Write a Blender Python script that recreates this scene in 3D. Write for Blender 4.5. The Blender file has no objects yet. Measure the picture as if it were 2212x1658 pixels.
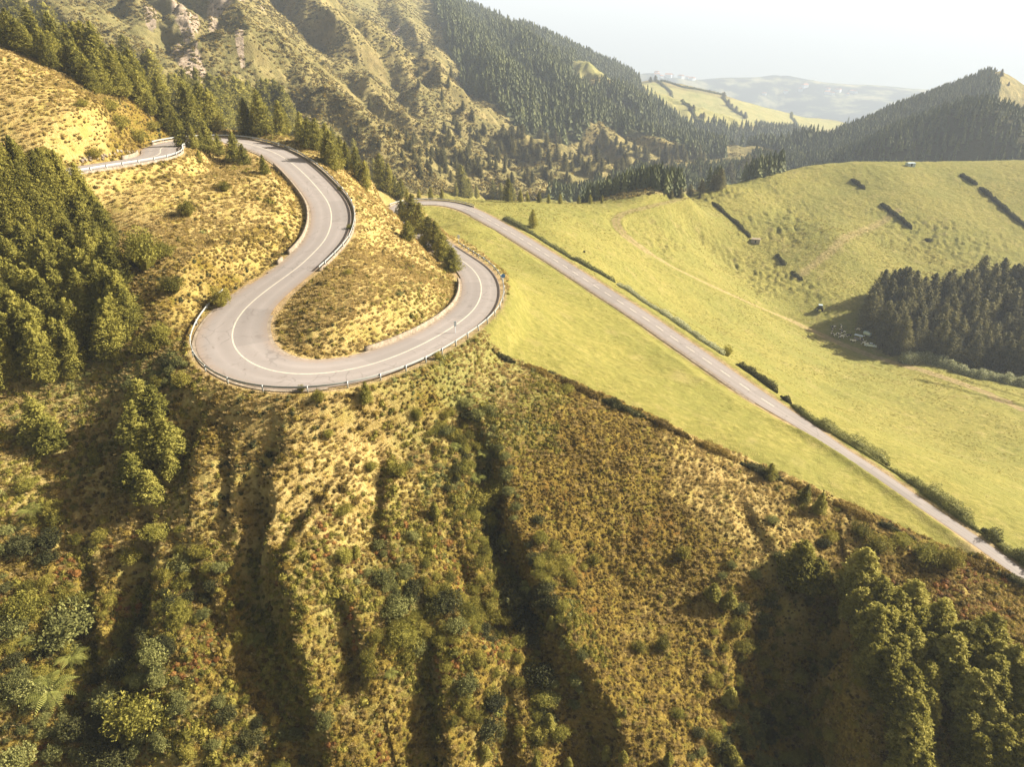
import bpy, math, random
import numpy as np
from mathutils import Vector, Matrix
R = math.radians
SC = bpy.context.scene
COL = SC.collection
random.seed(7); RNG = np.random.default_rng(11)

# ---------------------------------------------------------------- camera, sky, sun, exposure
CAMZ = 47.0
PITCH = R(27.0)
FPX = 731.0                       # focal length in pixels of a 1024 wide frame
SEA = -600.0
cam_d = bpy.data.cameras.new('camera'); cam = bpy.data.objects.new('camera', cam_d); COL.objects.link(cam)
cam.location = (0, 0, CAMZ); cam.rotation_euler = (R(90) - PITCH, 0, 0)
cam_d.sensor_width = 36; cam_d.lens = 36 * FPX / 1024; cam_d.clip_start = 1; cam_d.clip_end = 200000
SC.camera = cam

SUN_EL, SUN_AZ = R(31), R(14)     # azimuth measured from +X towards +Y
sun_d = bpy.data.lights.new('sun', 'SUN'); sun = bpy.data.objects.new('sun', sun_d); COL.objects.link(sun)
sun_d.energy = 5.0; sun_d.angle = R(0.6); sun_d.color = (1.0, 0.90, 0.73)
sdir = Vector((math.cos(SUN_EL) * math.cos(SUN_AZ), math.cos(SUN_EL) * math.sin(SUN_AZ), math.sin(SUN_EL)))
sun.rotation_euler = sdir.to_track_quat('Z', 'Y').to_euler()
sun.location = (200, 50, 200)
W = bpy.data.worlds.new('World'); SC.world = W; W.use_nodes = True
nt = W.node_tree; nt.nodes.clear()
wo = nt.nodes.new('ShaderNodeOutputWorld'); bg = nt.nodes.new('ShaderNodeBackground')
sky = nt.nodes.new('ShaderNodeTexSky'); sky.sky_type = 'NISHITA'; sky.sun_disc = False
sky.sun_elevation = SUN_EL; sky.sun_rotation = R(90) - SUN_AZ; sky.altitude = 600; sky.dust_density = 4.0; sky.air_density = 1.0; sky.ozone_density = 0.6
tint = nt.nodes.new('ShaderNodeMixRGB'); tint.blend_type = 'MULTIPLY'; tint.inputs[0].default_value = 1.0
tint.inputs[2].default_value = (1.0, 0.74, 0.44, 1)
nt.links.new(sky.outputs[0], tint.inputs[1]); nt.links.new(tint.outputs[0], bg.inputs[0]); nt.links.new(bg.outputs[0], wo.inputs[0])
bg.inputs[1].default_value = 0.062
SC.view_settings.view_transform = 'Standard'; SC.view_settings.look = 'None'
SC.view_settings.exposure = 1.65; SC.view_settings.gamma = 1.0

# ---------------------------------------------------------------- picture point -> ray.  Points are given on a 2212 px wide print.
K = 1024 / 2212.0
sP, cP = math.sin(PITCH), math.cos(PITCH)
def ray(x, y):
    dx = (np.asarray(x, float) * K - 512) / FPX; dy = (384 - np.asarray(y, float) * K) / FPX
    f = cP + dy * sP; u = -sP + dy * cP; h = np.hypot(dx, f)
    return np.arctan2(dx, f), u / h
def proj(X, Y, Z):                 # world -> 2212 px
    zz = Z - CAMZ
    d = Y * cP - zz * sP; v = Y * sP + zz * cP
    d = np.maximum(d, 1e-3)
    return (512 + FPX * X / d) / K, (384 - FPX * v / d) / K
def at_z(x, y, z):                 # point on the ray at height z
    th, s = ray(x, y); r = (z - CAMZ) / s
    return r * math.sin(th), r * math.cos(th), z

# ---------------------------------------------------------------- noise
def _hash(ix, iy, seed):
    h = (ix.astype(np.int64) * 374761393 + iy.astype(np.int64) * 668265263 + seed * 1442695041) & 0xffffffff
    h = ((h ^ (h >> 13)) * 1274126177) & 0xffffffff
    return ((h ^ (h >> 16)) & 0xffff) / 65535.0
def vnoise(x, y, seed=0):
    ix = np.floor(x); iy = np.floor(y); fx = x - ix; fy = y - iy
    fx = fx * fx * fx * (fx * (fx * 6 - 15) + 10); fy = fy * fy * fy * (fy * (fy * 6 - 15) + 10)
    a = _hash(ix, iy, seed); b = _hash(ix + 1, iy, seed); c = _hash(ix, iy + 1, seed); d = _hash(ix + 1, iy + 1, seed)
    return (a + (b - a) * fx) * (1 - fy) + (c + (d - c) * fx) * fy
def fbm(x, y, octv=4, seed=0, gain=0.5):
    t = 0; a = 1; n = 0
    for k in range(octv):
        t = t + a * (vnoise(x * 2 ** k + 17.3 * k, y * 2 ** k - 9.1 * k, seed + k) - 0.5); n += a; a *= gain
    return t / n * 2
def ridged(x, y, octv=4, seed=0):
    t = 0; a = 1; n = 0
    for k in range(octv):
        t = t + a * (1 - np.abs(2 * vnoise(x * 2 ** k + 7.7 * k, y * 2 ** k + 3.1 * k, seed + k) - 1)); n += a; a *= 0.5
    return t / n
def sstep(a, b, x):
    t = np.clip((x - a) / (b - a), 0, 1); return t * t * (3 - 2 * t)
def inpoly(px, py, poly):
    res = np.zeros(px.shape, bool); n = len(poly); j = n - 1
    for i in range(n):
        xi, yi = poly[i]; xj, yj = poly[j]
        if yi != yj:
            c = ((yi > py) != (yj > py)) & (px < (xj - xi) * (py - yi) / (yj - yi) + xi)
            res ^= c
        j = i
    return res

# ---------------------------------------------------------------- the roads: centre line (x, y on the print, height)
ROAD_HI = [(20,392,20.6),(90,380,20.2),(160,368,19.8),(230,357,19.4),(290,348,19),(330,340,18.5),(347,331,18),(347,321,17.5),(383,309,17),(420,304,16.5),(455,302,16),(490,303,15.5),(526,309,15),(561,318,14.3),
 (597,332,13.4),(632,354,12.2),(667,386,10.8),(695,418,9.4),(710,440,8.5),(716,462,7.7),(714,491,6.9),(700,523,6.0),(675,549,5.3),(646,577,4.6),(597,612,3.7),(561,639,3.1),(526,670,2.4),(505,702,1.7),
 (499,733,1.1),(514,765,.6),(548,790,.2),(597,806,0),(649,811,-.2),(702,808,-.5),(776,796,-.9),(861,768,-1.5),(931,735,-2.1),(983,704,-2.7),(1019,675,-3.2),(1035,651,-3.7),(1040,628,-4.2),(1036,604,-4.8),(1020,581,-5.5),
 (994,561,-6.3),(962,539,-7.4),(930,515,-9),(898,490,-11.2),(875,472,-13.2),(858,458,-15.2),(866,446,-16.6),(885,441,-17.4),(910,439,-18),(940,438.5,-18.4),(973,442,-18.8),(1001,449,-19.2),(1029,461,-19.6),(1057,476,-20),(1089,494,-20.3),
 (1124,515,-20.6),(1159,537,-20.8),(1208,568,-21),(1240,589,-21.2),(1271,609,-21.3),(1303,630,-21.4),(1338,652,-21.6),(1373,675,-21.7),(1408,698,-21.8),(1443,723,-22),(1489,754,-22.3),(1531,783,-22.6),(1573,812,-23),(1610,838,-23.3),
 (1654,868,-24),(1696,894,-24.8),(1745,924,-25.6),(1800,962,-26.2),(1850,994,-26.6),(1900,1026,-27),(2000,1096,-27.5),(2060,1136,-28),(2140,1192,-28.6),(2212,1244,-29.2),(2300,1310,-30),(2400,1385,-31)]
TRACK = [(1480,428,-34),(1400,447,-32),(1345,462,-32),(1328,480,-32.5),(1345,505,-35.5),(1400,545,-41),(1450,575,-46.5),(1500,600,-52),(1620,655,-64),(1700,690,-73),(1760,717,-77),(1820,745,-80),(1900,775,-81),(2000,803,-79),(2100,838,-76),(2212,885,-73),(2320,930,-71)]
def smooth_path(pts, step=1.0, it=40):
    P = np.array([at_z(*p) for p in pts])
    d = np.r_[0, np.cumsum(np.linalg.norm(np.diff(P[:, :2], axis=0), axis=1))]
    # Catmull-Rom resample
    n = int(d[-1] / step); t = np.linspace(0, d[-1], n)
    out = np.zeros((n, 3))
    m = np.zeros_like(P)
    m[1:-1] = (P[2:] - P[:-2]) / (d[2:] - d[:-2])[:, None]; m[0] = (P[1] - P[0]) / (d[1] - d[0]); m[-1] = (P[-1] - P[-2]) / (d[-1] - d[-2])
    i = np.clip(np.searchsorted(d, t, side='right') - 1, 0, len(d) - 2)
    h = (d[i + 1] - d[i])[:, None]; u = ((t - d[i])[:, None] / h)
    out = (2*u**3-3*u**2+1)*P[i] + (u**3-2*u**2+u)*h*m[i] + (-2*u**3+3*u**2)*P[i+1] + (u**3-u**2)*h*m[i+1]
    for _ in range(it):
        out[1:-1] = out[1:-1] * 0.5 + 0.25 * (out[2:] + out[:-2])
    return out
def normals2(P):
    T = np.gradient(P[:, :2], axis=0); T /= np.linalg.norm(T, axis=1)[:, None] + 1e-9
    return np.c_[T[:, 1], -T[:, 0]], T           # right hand normal, tangent
RP = smooth_path(ROAD_HI, 1.0, 14); RN, RT = normals2(RP)
RPX, RPY = proj(RP[:, 0], RP[:, 1], RP[:, 2])
# half width: wider in the hairpins
RIDX = np.arange(len(RP))
def idx_near(x, y, lo=0, hi=None):
    hi = hi or len(RP); return lo + int(np.argmin(np.hypot(RPX[lo:hi] - x, RPY[lo:hi] - y)))
I_A = idx_near(716, 462); I_B = idx_near(499, 733); I_C = idx_near(649, 811); I_D = idx_near(1040, 628); I_E = idx_near(910, 439, idx_near(858, 458)); I_F = idx_near(1208, 568, I_E); I_G = idx_near(1654, 868, I_F)
I_0 = idx_near(484, 303); I_U = idx_near(347, 321)
hw = np.interp(RIDX, [0, I_U, I_0, I_A, (I_A + I_B) // 2, I_B, I_C, (I_C + I_D) // 2, I_D, I_E, I_F, I_G, I_G + 18, len(RP) - 1], [3.6, 4.2, 4.0, 4.2, 3.9, 5.4, 4.9, 3.9, 3.9, 3.4, 2.75, 2.4, 1.3, 1.2])
TP = smooth_path(TRACK, 2.0, 6); TN, TT = normals2(TP)

# ---------------------------------------------------------------- lie of the land: control points (x, y, r = ground distance)
CP = []
def c(x, y, r): th, s = ray(x, y); CP.append((float(th), math.log(r), float(s)))
def cz(x, y, z): th, s = ray(x, y); CP.append((float(th), math.log((z - CAMZ) / s), float(s)))
def hid(x, y, r, z): th, s = ray(x, y); CP.append((float(th), math.log(r), (z - CAMZ) / r))
for k in range(0, len(RP), 9): 
    X, Y, Z = RP[k]; r = math.hypot(X, Y); CP.append((math.atan2(X, Y), math.log(r), (Z - CAMZ) / r))
for k in range(0, len(TP), 9):
    X, Y, Z = TP[k]; r = math.hypot(X, Y); CP.append((math.atan2(X, Y), math.log(r), (Z - CAMZ) / r))
# foreground hillside
for a in [(-300,1658,84),(0,1658,76),(300,1658,66),(600,1658,58),(850,1658,56),(1106,1658,56),(1300,1658,58),(1500,1658,61),(1700,1658,67),(1900,1658,74),(2212,1658,84),(2500,1658,96),
          (0,1450,84),(300,1450,74),(600,1400,67),(1106,1400,66),(1500,1450,73),(1900,1500,80),(2212,1450,93),
          (0,1300,92),(300,1250,85),(600,1200,76.5),(850,1200,77),(1106,1200,80),(1300,1200,84),(1500,1200,88),(1900,1400,88),(1700,1250,90),(2100,1400,93),
          (0,1000,109.5),(200,1000,104),(400,1000,94),(600,950,90),(850,950,93),(1106,1000,93),(1300,1000,97),(1500,1080,97),(1800,1200,99),
          (0,850,124),(200,850,118),(350,850,107),(-300,1000,120),(-300,700,150),(-300,1300,98)]: c(*a)
for x in (-300, 0, 300, 600, 1106, 1500, 1900, 2212, 2500): hid(x, 1658, 38, -42); hid(x, 1658, 28, -46)
# lower edge of the green field
for a in [(1062,765,-6),(1200,815,-10),(1350,880,-13.5),(1500,950,-17),(1700,1035,-21),(1900,1125,-25),(2100,1215,-28),(2212,1275,-30),(1150,700,-9),(1100,600,-11),(1000,480,-14),(1200,650,-14.5),(1350,780,-17.5),(1550,880,-20.5),(1750,980,-23.5)]: cz(*a)
# knoll inside the bend, slope left of the leg
for a in [(700,720,1.6),(800,660,2.8),(850,600,2.8),(900,620,1),(760,560,5),(640,690,2.0),(950,600,-2.3),(900,560,-1),(860,520,.5),(800,480,4.5),(850,460,-1),
          (780,440,5.5),(600,600,5.2),(500,600,7),(550,450,11.6),(400,550,9.8),(300,700,2.6),(300,600,7.6),(400,420,14.6),(250,450,14.2),(650,430,9.8),(600,370,14.3),(350,380,17.2),(200,600,7),(0,600,7),(0,450,14),(100,500,11.5),(200,700,2),(400,750,0.5),(0,750,1)]: cz(*a)
for a in [(-300,400,20),(0,392,20.5)]: cz(*a)
for a in [(0,300,178),(150,300,176),(250,290,178),(0,200,190),(150,200,195),(250,240,198),(0,77,235),(105,120,232),(200,165,225),(300,203,228),(380,272,226),(460,286,226),(-300,60,245),(-300,200,200),(100,150,212)]: c(*a)
for a in [(600,292,230),(700,342,210),(770,385,218),(840,425,240),(740,400,190),(800,430,205)]: c(*a)
# behind that crest the ground falls into the valley
for x, y in [(-300,60),(0,75),(105,120),(200,165),(300,203)]: hid(x, y, 300, 22); hid(x, y, 350, 20)
for x, y in [(400,272),(500,286),(600,292),(700,342)]: hid(x, y, 275, -4); hid(x, y, 340, -14)
for x, y in [(800,385),(870,430),(950,430)]: hid(x, y, 350, -40); hid(x, y, 410, -48)
# pasture crest
for a in [(1000,433,300),(1060,432,315),(1150,437,330),(1240,440,335),(1330,436,345),(1450,424,390),(1550,400,435),(1650,375,475),(1750,360,505),(1850,350,525),(1950,352,540),(2050,355,555),(2130,362,560),(2212,362,570),(2400,362,590),
          (1200,500,262),(1250,560,235),(1400,640,245),(1500,680,262),(1650,760,250),(1800,880,212),(2000,950,215),(2212,1000,222),(2400,1100,200),
          (1400,500,320),(1500,500,362),(1600,480,400),(1700,450,440),(1600,600,345),(1700,560,375),(1800,500,405),(1900,500,432),(2000,600,398),(2000,450,475),(2212,500,490),(1800,650,342),(2212,650,402),(2100,750,355),(2000,720,347),(2400,600,480),(1800,400,485),(2050,400,520),(1950,560,412)]: c(*a)
for x, y, r, z in [(1060,430,370,-48),(1060,430,430,-60),(1240,430,400,-54),(1330,430,420,-60),(1450,420,470,-72),(1550,400,525,-78),(1650,370,580,-88),(1750,360,620,-92),(1850,350,650,-95),(1950,350,670,-95),(2050,355,690,-95),(2212,360,700,-95),(2400,360,720,-95),(1850,350,740,-130),(1950,350,740,-130),(2050,355,780,-130),(2212,360,790,-130)]: hid(x, y, r, z)
# the big mountain side
for a in [(0,60,520),(0,0,640),(200,120,500),(200,0,700),(400,200,470),(400,100,560),(400,0,740),(600,240,480),(600,150,580),(600,0,850),(800,330,470),(800,250,580),(800,150,760),(800,50,980),(870,0,1200),
          (1000,390,520),(1000,320,620),(1000,250,740),(1000,150,980),(1000,60,1300),(1000,12,1500),(1100,42,1560),(1200,72,1620),(1280,112,1650),(1200,400,560),(1200,350,660),(1200,280,800),(1200,200,1000),(1200,130,1300),
          (1300,135,1750),(1300,200,1180),(1300,280,900),(1300,350,740),(1300,400,620),(-300,0,620),(-300,50,520)]: c(*a)
for x, y, r, z in [(-300,0,1000,170),(0,0,1000,160),(300,0,1100,150),(600,0,1250,130),(-300,0,1600,260),(0,0,1600,250),(300,0,1700,200),(600,0,1800,140),(800,0,1900,60),(870,0,1700,40),(1000,10,1900,-60),(1100,40,2000,-150),(1200,70,2100,-200),(1280,110,2300,-260)]: hid(x, y, r, z)
# wooded spur, fields on the ridge, gorge
for a in [(1380,178,2050),(1400,200,1800),(1400,250,1250),(1400,300,950),(1400,350,780),(1400,390,660),(1480,190,2150),(1480,240,1550),(1480,290,1100),(1480,340,860),(1550,215,2250),(1550,255,1700),(1550,290,1280),(1550,330,960),(1550,370,760),(1650,238,2350),(1650,275,1800),(1650,310,1350),(1650,345,1020),
          (1750,258,2400),(1750,285,2000),(1750,310,1500),(1830,270,2500),(1830,280,2300)]: c(*a)
for x, y, r, z in [(1380,170,2500,-250),(1480,190,2650,-300),(1550,210,2750,-330),(1650,235,2850,-350),(1750,255,2900,-360),(1830,268,3000,-370)]: hid(x, y, r, z)
# hill on the right
for a in [(1700,348,900),(1760,318,960),(1820,286,1030),(1880,258,1090),(1950,226,1160),(2020,198,1220),(2100,170,1290),(2160,155,1340),(2212,175,1390),(2300,200,1450),(2450,230,1500),
          (1850,325,850),(1950,300,900),(1950,345,780),(2050,280,940),(2100,345,800),(2100,230,1060),(2212,280,960),(2212,345,820),(2400,300,1000),(2000,250,1040)]: c(*a)
for x, y, r, z in [(1700,300,1100,-210),(1820,280,1350,-250),(1950,220,1550,-260),(2100,170,1750,-260),(2212,180,1900,-260),(2400,230,2000,-260),(1950,200,2600,-380),(2100,200,2800,-380),(2300,200,2800,-380)]: hid(x, y, r, z)
# coastal plain
for x in (1300,1400,1500,1600,1700,1800,1900,2000,2150,2350):
    for rr, zz in ((3600, -400), (4500, -450), (5500, -500)): hid(x, 200, rr, zz + 20 * math.sin(x * .01 + rr))
for a in [(1340,148,5200),(1400,152,5600),(1450,160,6200),(1500,166,6500),(1560,163,6500),(1620,163,6500),(1690,155,6500),(1760,166,6600),(1850,176,6700),(1950,186,6800),(2050,194,7000),(2200,205,7000)]: c(*a)
for x in (-300,0,300,600,900,1100): hid(x, 100, 3500, -200); hid(x, 100, 5500, -400); hid(x, 100, 8500, -640)
for x in (1300,1500,1700,1900,2100,2300): hid(x, 150, 7800, -640); hid(x, 150, 10000, -900)
CP = np.array(CP)
def tps_k(d2): return np.where(d2 > 1e-14, d2 * np.log(d2 + 1e-20), 0.0)
n = len(CP); d2 = (CP[:, None, 0] - CP[None, :, 0]) ** 2 + (CP[:, None, 1] - CP[None, :, 1]) ** 2
A = np.zeros((n + 3, n + 3)); A[:n, :n] = tps_k(d2) + np.eye(n) * 2e-5
A[:n, n] = 1; A[:n, n + 1:] = CP[:, :2]; A[n, :n] = 1; A[n + 1:, :n] = CP[:, :2].T
WT = np.linalg.solve(A, np.r_[CP[:, 2], 0, 0, 0])
def base_s(th, lr):
    sh = th.shape; th = th.ravel(); lr = lr.ravel(); out = np.zeros(len(th))
    for i in range(0, len(th), 40000):
        a = th[i:i + 40000, None]; b = lr[i:i + 40000, None]
        dd = (a - CP[None, :, 0]) ** 2 + (b - CP[None, :, 1]) ** 2
        out[i:i + 40000] = tps_k(dd) @ WT[:n] + WT[n] + a[:, 0] * WT[n + 1] + b[:, 0] * WT[n + 2]
    return out.reshape(sh)

# grid, polar round the view point so that near ground is fine and far ground coarse
NT = 1120
TH = np.linspace(R(-56), R(56), NT)
lr = [math.log(30)]
while lr[-1] < math.log(9500):
    r_ = math.exp(lr[-1]); lr.append(lr[-1] + (0.0046 if r_ < 52 else 0.0024 if r_ < 260 else 0.0034 if r_ < 700 else 0.0052 if r_ < 2600 else 0.008))
LR = np.array(lr); NR = len(LR); RR = np.exp(LR)
# smooth part on every third node, cubic-ish upsampled by linear steps of a fine spline
cth = TH[::4]; 
if cth[-1] != TH[-1]: cth = np.r_[cth, TH[-1]]
cj = np.unique(np.r_[np.arange(0, NR, 4), NR - 1])
SB = base_s(*np.meshgrid(cth, LR[cj], indexing='ij'))
def up(Aarr, xs, xf):              # cubic upsample along axis 0
    i = np.clip(np.searchsorted(xs, xf, side='right') - 1, 0, len(xs) - 2)
    m = np.gradient(Aarr, xs, axis=0); h = (xs[i + 1] - xs[i])[:, None]; u = ((xf - xs[i])[:, None]) / h
    return (2*u**3-3*u**2+1)*Aarr[i] + (u**3-2*u**2+u)*h*m[i] + (-2*u**3+3*u**2)*Aarr[i+1] + (u**3-u**2)*h*m[i+1]
S0 = up(up(SB, cth, TH).T, LR[cj], LR).T
TG, RG = np.meshgrid(TH, RR, indexing='ij')
X = RG * np.sin(TG); Y = RG * np.cos(TG); Z = CAMZ + S0 * RG
Z = np.minimum(Z, 420)
PXb, PYb = proj(X, Y, Z)           # where the smooth ground lies on the print: used only to hand out ground cover
def seg_dist(P, wmax):             # signed distance to a polyline for grid nodes near it; returns arrays on flat index
    x0, x1 = P[:, 0].min() - wmax, P[:, 0].max() + wmax; y0, y1 = P[:, 1].min() - wmax, P[:, 1].max() + wmax
    idx = np.flatnonzero((X.ravel() > x0) & (X.ravel() < x1) & (Y.ravel() > y0) & (Y.ravel() < y1))
    qx = X.ravel()[idx]; qy = Y.ravel()[idx]
    best = np.full(len(idx), 1e9); sd = np.zeros(len(idx)); par = np.zeros(len(idx))
    for k in range(len(P) - 1):
        ax, ay = P[k, :2]; bx, by = P[k + 1, :2]; ex, ey = bx - ax, by - ay; L2 = ex * ex + ey * ey + 1e-12
        m = np.flatnonzero((qx > min(ax, bx) - wmax) & (qx < max(ax, bx) + wmax) & (qy > min(ay, by) - wmax) & (qy < max(ay, by) + wmax))
        if not len(m): continue
        t = np.clip(((qx[m] - ax) * ex + (qy[m] - ay) * ey) / L2, 0, 1)
        vx = qx[m] - ax - t * ex; vy = qy[m] - ay - t * ey; d = np.hypot(vx, vy)
        b = d < best[m]; mm = m[b]
        best[mm] = d[b]; sd[mm] = np.where(vx[b] * ey - vy[b] * ex > 0, d[b], -d[b]); par[mm] = k + t[b]
    ok = best < wmax
    return idx[ok], sd[ok], par[ok]
def on_ground(x, y, rmin=0, Zs=None):       # first ground point along the picture ray
    th, s = ray(x, y); fi = (th - TH[0]) / (TH[1] - TH[0]); i = int(np.clip(fi, 0, NT - 2)); f = fi - i
    col = ((1 - f) * (Z if Zs is None else Zs)[i] + f * (Z if Zs is None else Zs)[i + 1]); sc = (col - CAMZ) / RR
    j0 = int(np.searchsorted(RR, rmin))
    j = np.flatnonzero(sc[j0:] >= s)
    if not len(j): return None
    j = j[0] + j0
    if j == 0: r = RR[0]
    else:
        t = np.clip((s - sc[j - 1]) / (sc[j] - sc[j - 1] + 1e-12), 0, 1); r = RR[j - 1] + t * (RR[j] - RR[j - 1])
    return Vector((r * math.sin(th), r * math.cos(th), float(CAMZ + s * r)))
def ground_z(x, y):
    x = np.asarray(x, float); y = np.asarray(y, float)
    th = np.arctan2(x, y); l = np.log(np.hypot(x, y))
    fi = np.clip((th - TH[0]) / (TH[1] - TH[0]), 0, NT - 1.001); i = fi.astype(int); f = fi - i
    j = np.clip(np.searchsorted(LR, l) - 1, 0, NR - 2); g = np.clip((l - LR[j]) / (LR[j + 1] - LR[j]), 0, 1)
    return (Z[i, j] * (1 - f) + Z[i + 1, j] * f) * (1 - g) + (Z[i, j + 1] * (1 - f) + Z[i + 1, j + 1] * f) * g
Z_S = Z.copy()
BANK = 1
def wpath(pts, rmin=0, step=None):
    P = []
    for q in pts:
        g = on_ground(q[0], q[1], rmin, Z_S)
        if g is not None: P.append(g[:])
    P = np.array(P)
    if step:
        d = np.r_[0, np.cumsum(np.linalg.norm(np.diff(P[:, :2], axis=0), axis=1))]; t = np.arange(0, d[-1], step)
        P = np.c_[np.interp(t, d, P[:, 0]), np.interp(t, d, P[:, 1]), np.interp(t, d, P[:, 2])]
    return P
Zf = Z.reshape(-1)
# gullies of the foreground: polyline is the crest on the sunny side, the cut lies to its left
def gully(pts, depth, wr, wl, rmin=0, taper=True, seed=0):
    P = wpath(pts, rmin); 
    if len(P) < 2: return
    if P[0, 1] < P[-1, 1]: P = P[::-1]           # run from far to near; left on the picture is then 'sd>0'
    idx, sd, par = seg_dist(P, wl * 2.6)
    u = par / (len(P) - 1)
    dd = depth * (np.clip(u * 2.2 + .08, 0, 1) if taper else 1) * np.clip((1 - u) * 8 + .35, 0, 1) * (1 + .35 * fbm(X.ravel()[idx] / 9, Y.ravel()[idx] / 9, 2, 250 + seed))
    xx = X.ravel()[idx]; yy = Y.ravel()[idx]
    g_ = .4 + .75 * u; wr = wr * g_; wl_ = wl * g_
    sd = sd + (1.3 * fbm(xx / 3.2, yy / 3.2, 3, 50 + seed) + 2.6 * fbm(xx / 12, yy / 12, 2, 150 + seed)) * min(1, depth / 4)
    prof = np.where(sd < 0, -0.16 * np.exp(-(sd / wl) ** 2), 0)   # slight crest
    pl = np.where(sd >= 0, np.where(sd < wr, sd / wr, np.clip(1 - (sd - wr) / (wl_ * 1.6), 0, 1)), 0)
    pl = sstep(0, 1, pl)
    Zf[idx] -= dd * (pl + np.where(sd < 0, prof, -0.16 * np.clip(1 - sd / wr, 0, 1)))
SIDE = 1
gully([(645,872),(628,960),(602,1060),(592,1180),(640,1290),(655,1400),(700,1500),(740,1670)], 5.0, 4.2, 8, seed=1)
gully([(525,905),(520,1000),(515,1100),(500,1200)], 2.0, 2.4, 4, seed=2)
gully([(1030,815),(1042,900),(1092,962),(1122,1060),(1152,1180),(1195,1280),(1245,1370),(1275,1480),(1310,1560),(1340,1670)], 4.6, 3.6, 8, seed=3)
gully([(838,975),(838,1040),(842,1130),(850,1200)], 1.7, 2.2, 4, seed=4)
gully([(735,1000),(705,1080),(670,1150),(640,1210)], 1.8, 2.2, 4, seed=12)
gully([(390,1120),(430,1200),(480,1270),(520,1330)], 1.8, 2.2, 4, seed=13)
gully([(980,1120),(1010,1190),(1060,1250),(1120,1300)], 1.8, 2.2, 4, seed=14)
gully([(180,1180),(215,1270),(225,1380),(240,1480)], 2.2, 2.6, 5, seed=15)
gully([(935,1350),(950,1450),(965,1550),(985,1670)], 2.8, 2.8, 5, seed=5)
gully([(730,1250),(770,1330),(800,1420),(820,1500)], 2.0, 2.6, 5, seed=6)
gully([(330,1060),(350,1180),(345,1300),(330,1420)], 2.4, 3, 5, seed=7)
gully([(1110,1350),(1130,1450),(1140,1560),(1150,1670)], 2.4, 2.6, 4, seed=8)
gully([(440,880),(430,960),(420,1040)], 1.6, 2.4, 4, seed=9)
gully([(1830,1215),(1845,1290),(1850,1380),(1870,1480),(1880,1580),(1900,1680)], 8.5, 6.0, 13, seed=10)  # added hollow below the pine rim, shaped to deepen the large shadow here
gully([(1600,1060),(1640,1120),(1690,1190)], 1.0, 1.4, 3, seed=11)
# spurs of the mountain: crest lines running down, shaded flank on the left
def spur(pts, h, wr, wl, rmin=300, seed=0):
    P = wpath(pts, rmin)
    if len(P) < 2: return
    idx, sd, par = seg_dist(P, max(wl, wr) * 2.2)
    if P[0, 1] < P[-1, 1]: sd = -sd
    u = par / (len(P) - 1); e = np.clip(u * 6, 0.25, 1) * np.clip((1 - u) * 5 + .15, 0, 1)
    xx = X.ravel()[idx]; yy = Y.ravel()[idx]
    sd = sd + wl * 0.45 * fbm(xx / (wl * 1.6), yy / (wl * 1.6), 4, 80 + seed)
    hh = np.where(sd > 0, np.clip(1 - sd / wl, 0, 1), np.exp(-(sd / wr) ** 2))
    cut = np.where(sd > 0, -0.35 * np.exp(-((sd - wl) / (wl * .7)) ** 2), 0)
    Zf[idx] += h * e * (hh + cut)
for a in [([(600,-30),(655,30),(735,110),(788,168)], 34, 60, 20), ([(770,90),(850,160),(905,228),(940,300)], 20, 44, 16), ([(640,200),(720,280),(790,330),(870,380)], 12, 30, 12),
          ([(900,190),(945,215),(955,260)], 24, 40, 15), ([(430,-20),(500,60),(540,130),(555,185)], 28, 60, 22), ([(340,10),(390,50),(420,110),(470,180)], 18, 40, 14), ([(230,20),(300,50),(360,80)], 14, 30, 12),
          ([(930,20),(990,110),(1060,200),(1100,280)], 28, 80, 26), ([(1060,60),(1130,150),(1200,230),(1290,310)], 26, 80, 30), ([(730,150),(800,230),(860,290),(960,340),(1060,372)], 12, 30, 12), ([(960,270),(1050,300),(1150,330),(1220,345)], 14, 30, 12),
          ([(1080,355),(1180,372),(1260,385),(1330,392)], 10, 25, 10), ([(1300,300),(1380,330),(1450,345),(1530,350)], 14, 36, 12), ([(1200,110),(1270,190),(1340,260),(1420,300)], 24, 80, 30), ([(850,20),(900,90),(960,170)], 18, 60, 20),
          ([(60,20),(140,60),(200,100)], 9, 30, 10), ([(1220,300),(1300,320),(1360,360)], 12, 30, 12), ([(690,250),(760,300),(850,350),(950,385)], 9, 24, 9)]:
    spur(a[0], a[1] * .8, a[2], a[3] * 1.1, seed=len(a[0]) * 3 + int(a[1]))
for a in [([(1700,345),(1850,270),(2000,205)], 6, 60, 30), ([(2060,190),(2030,240),(1990,290),(1900,340)], 22, 90, 50), ([(2140,170),(2120,250),(2090,330)], 22, 90, 45)]: pass
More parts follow.
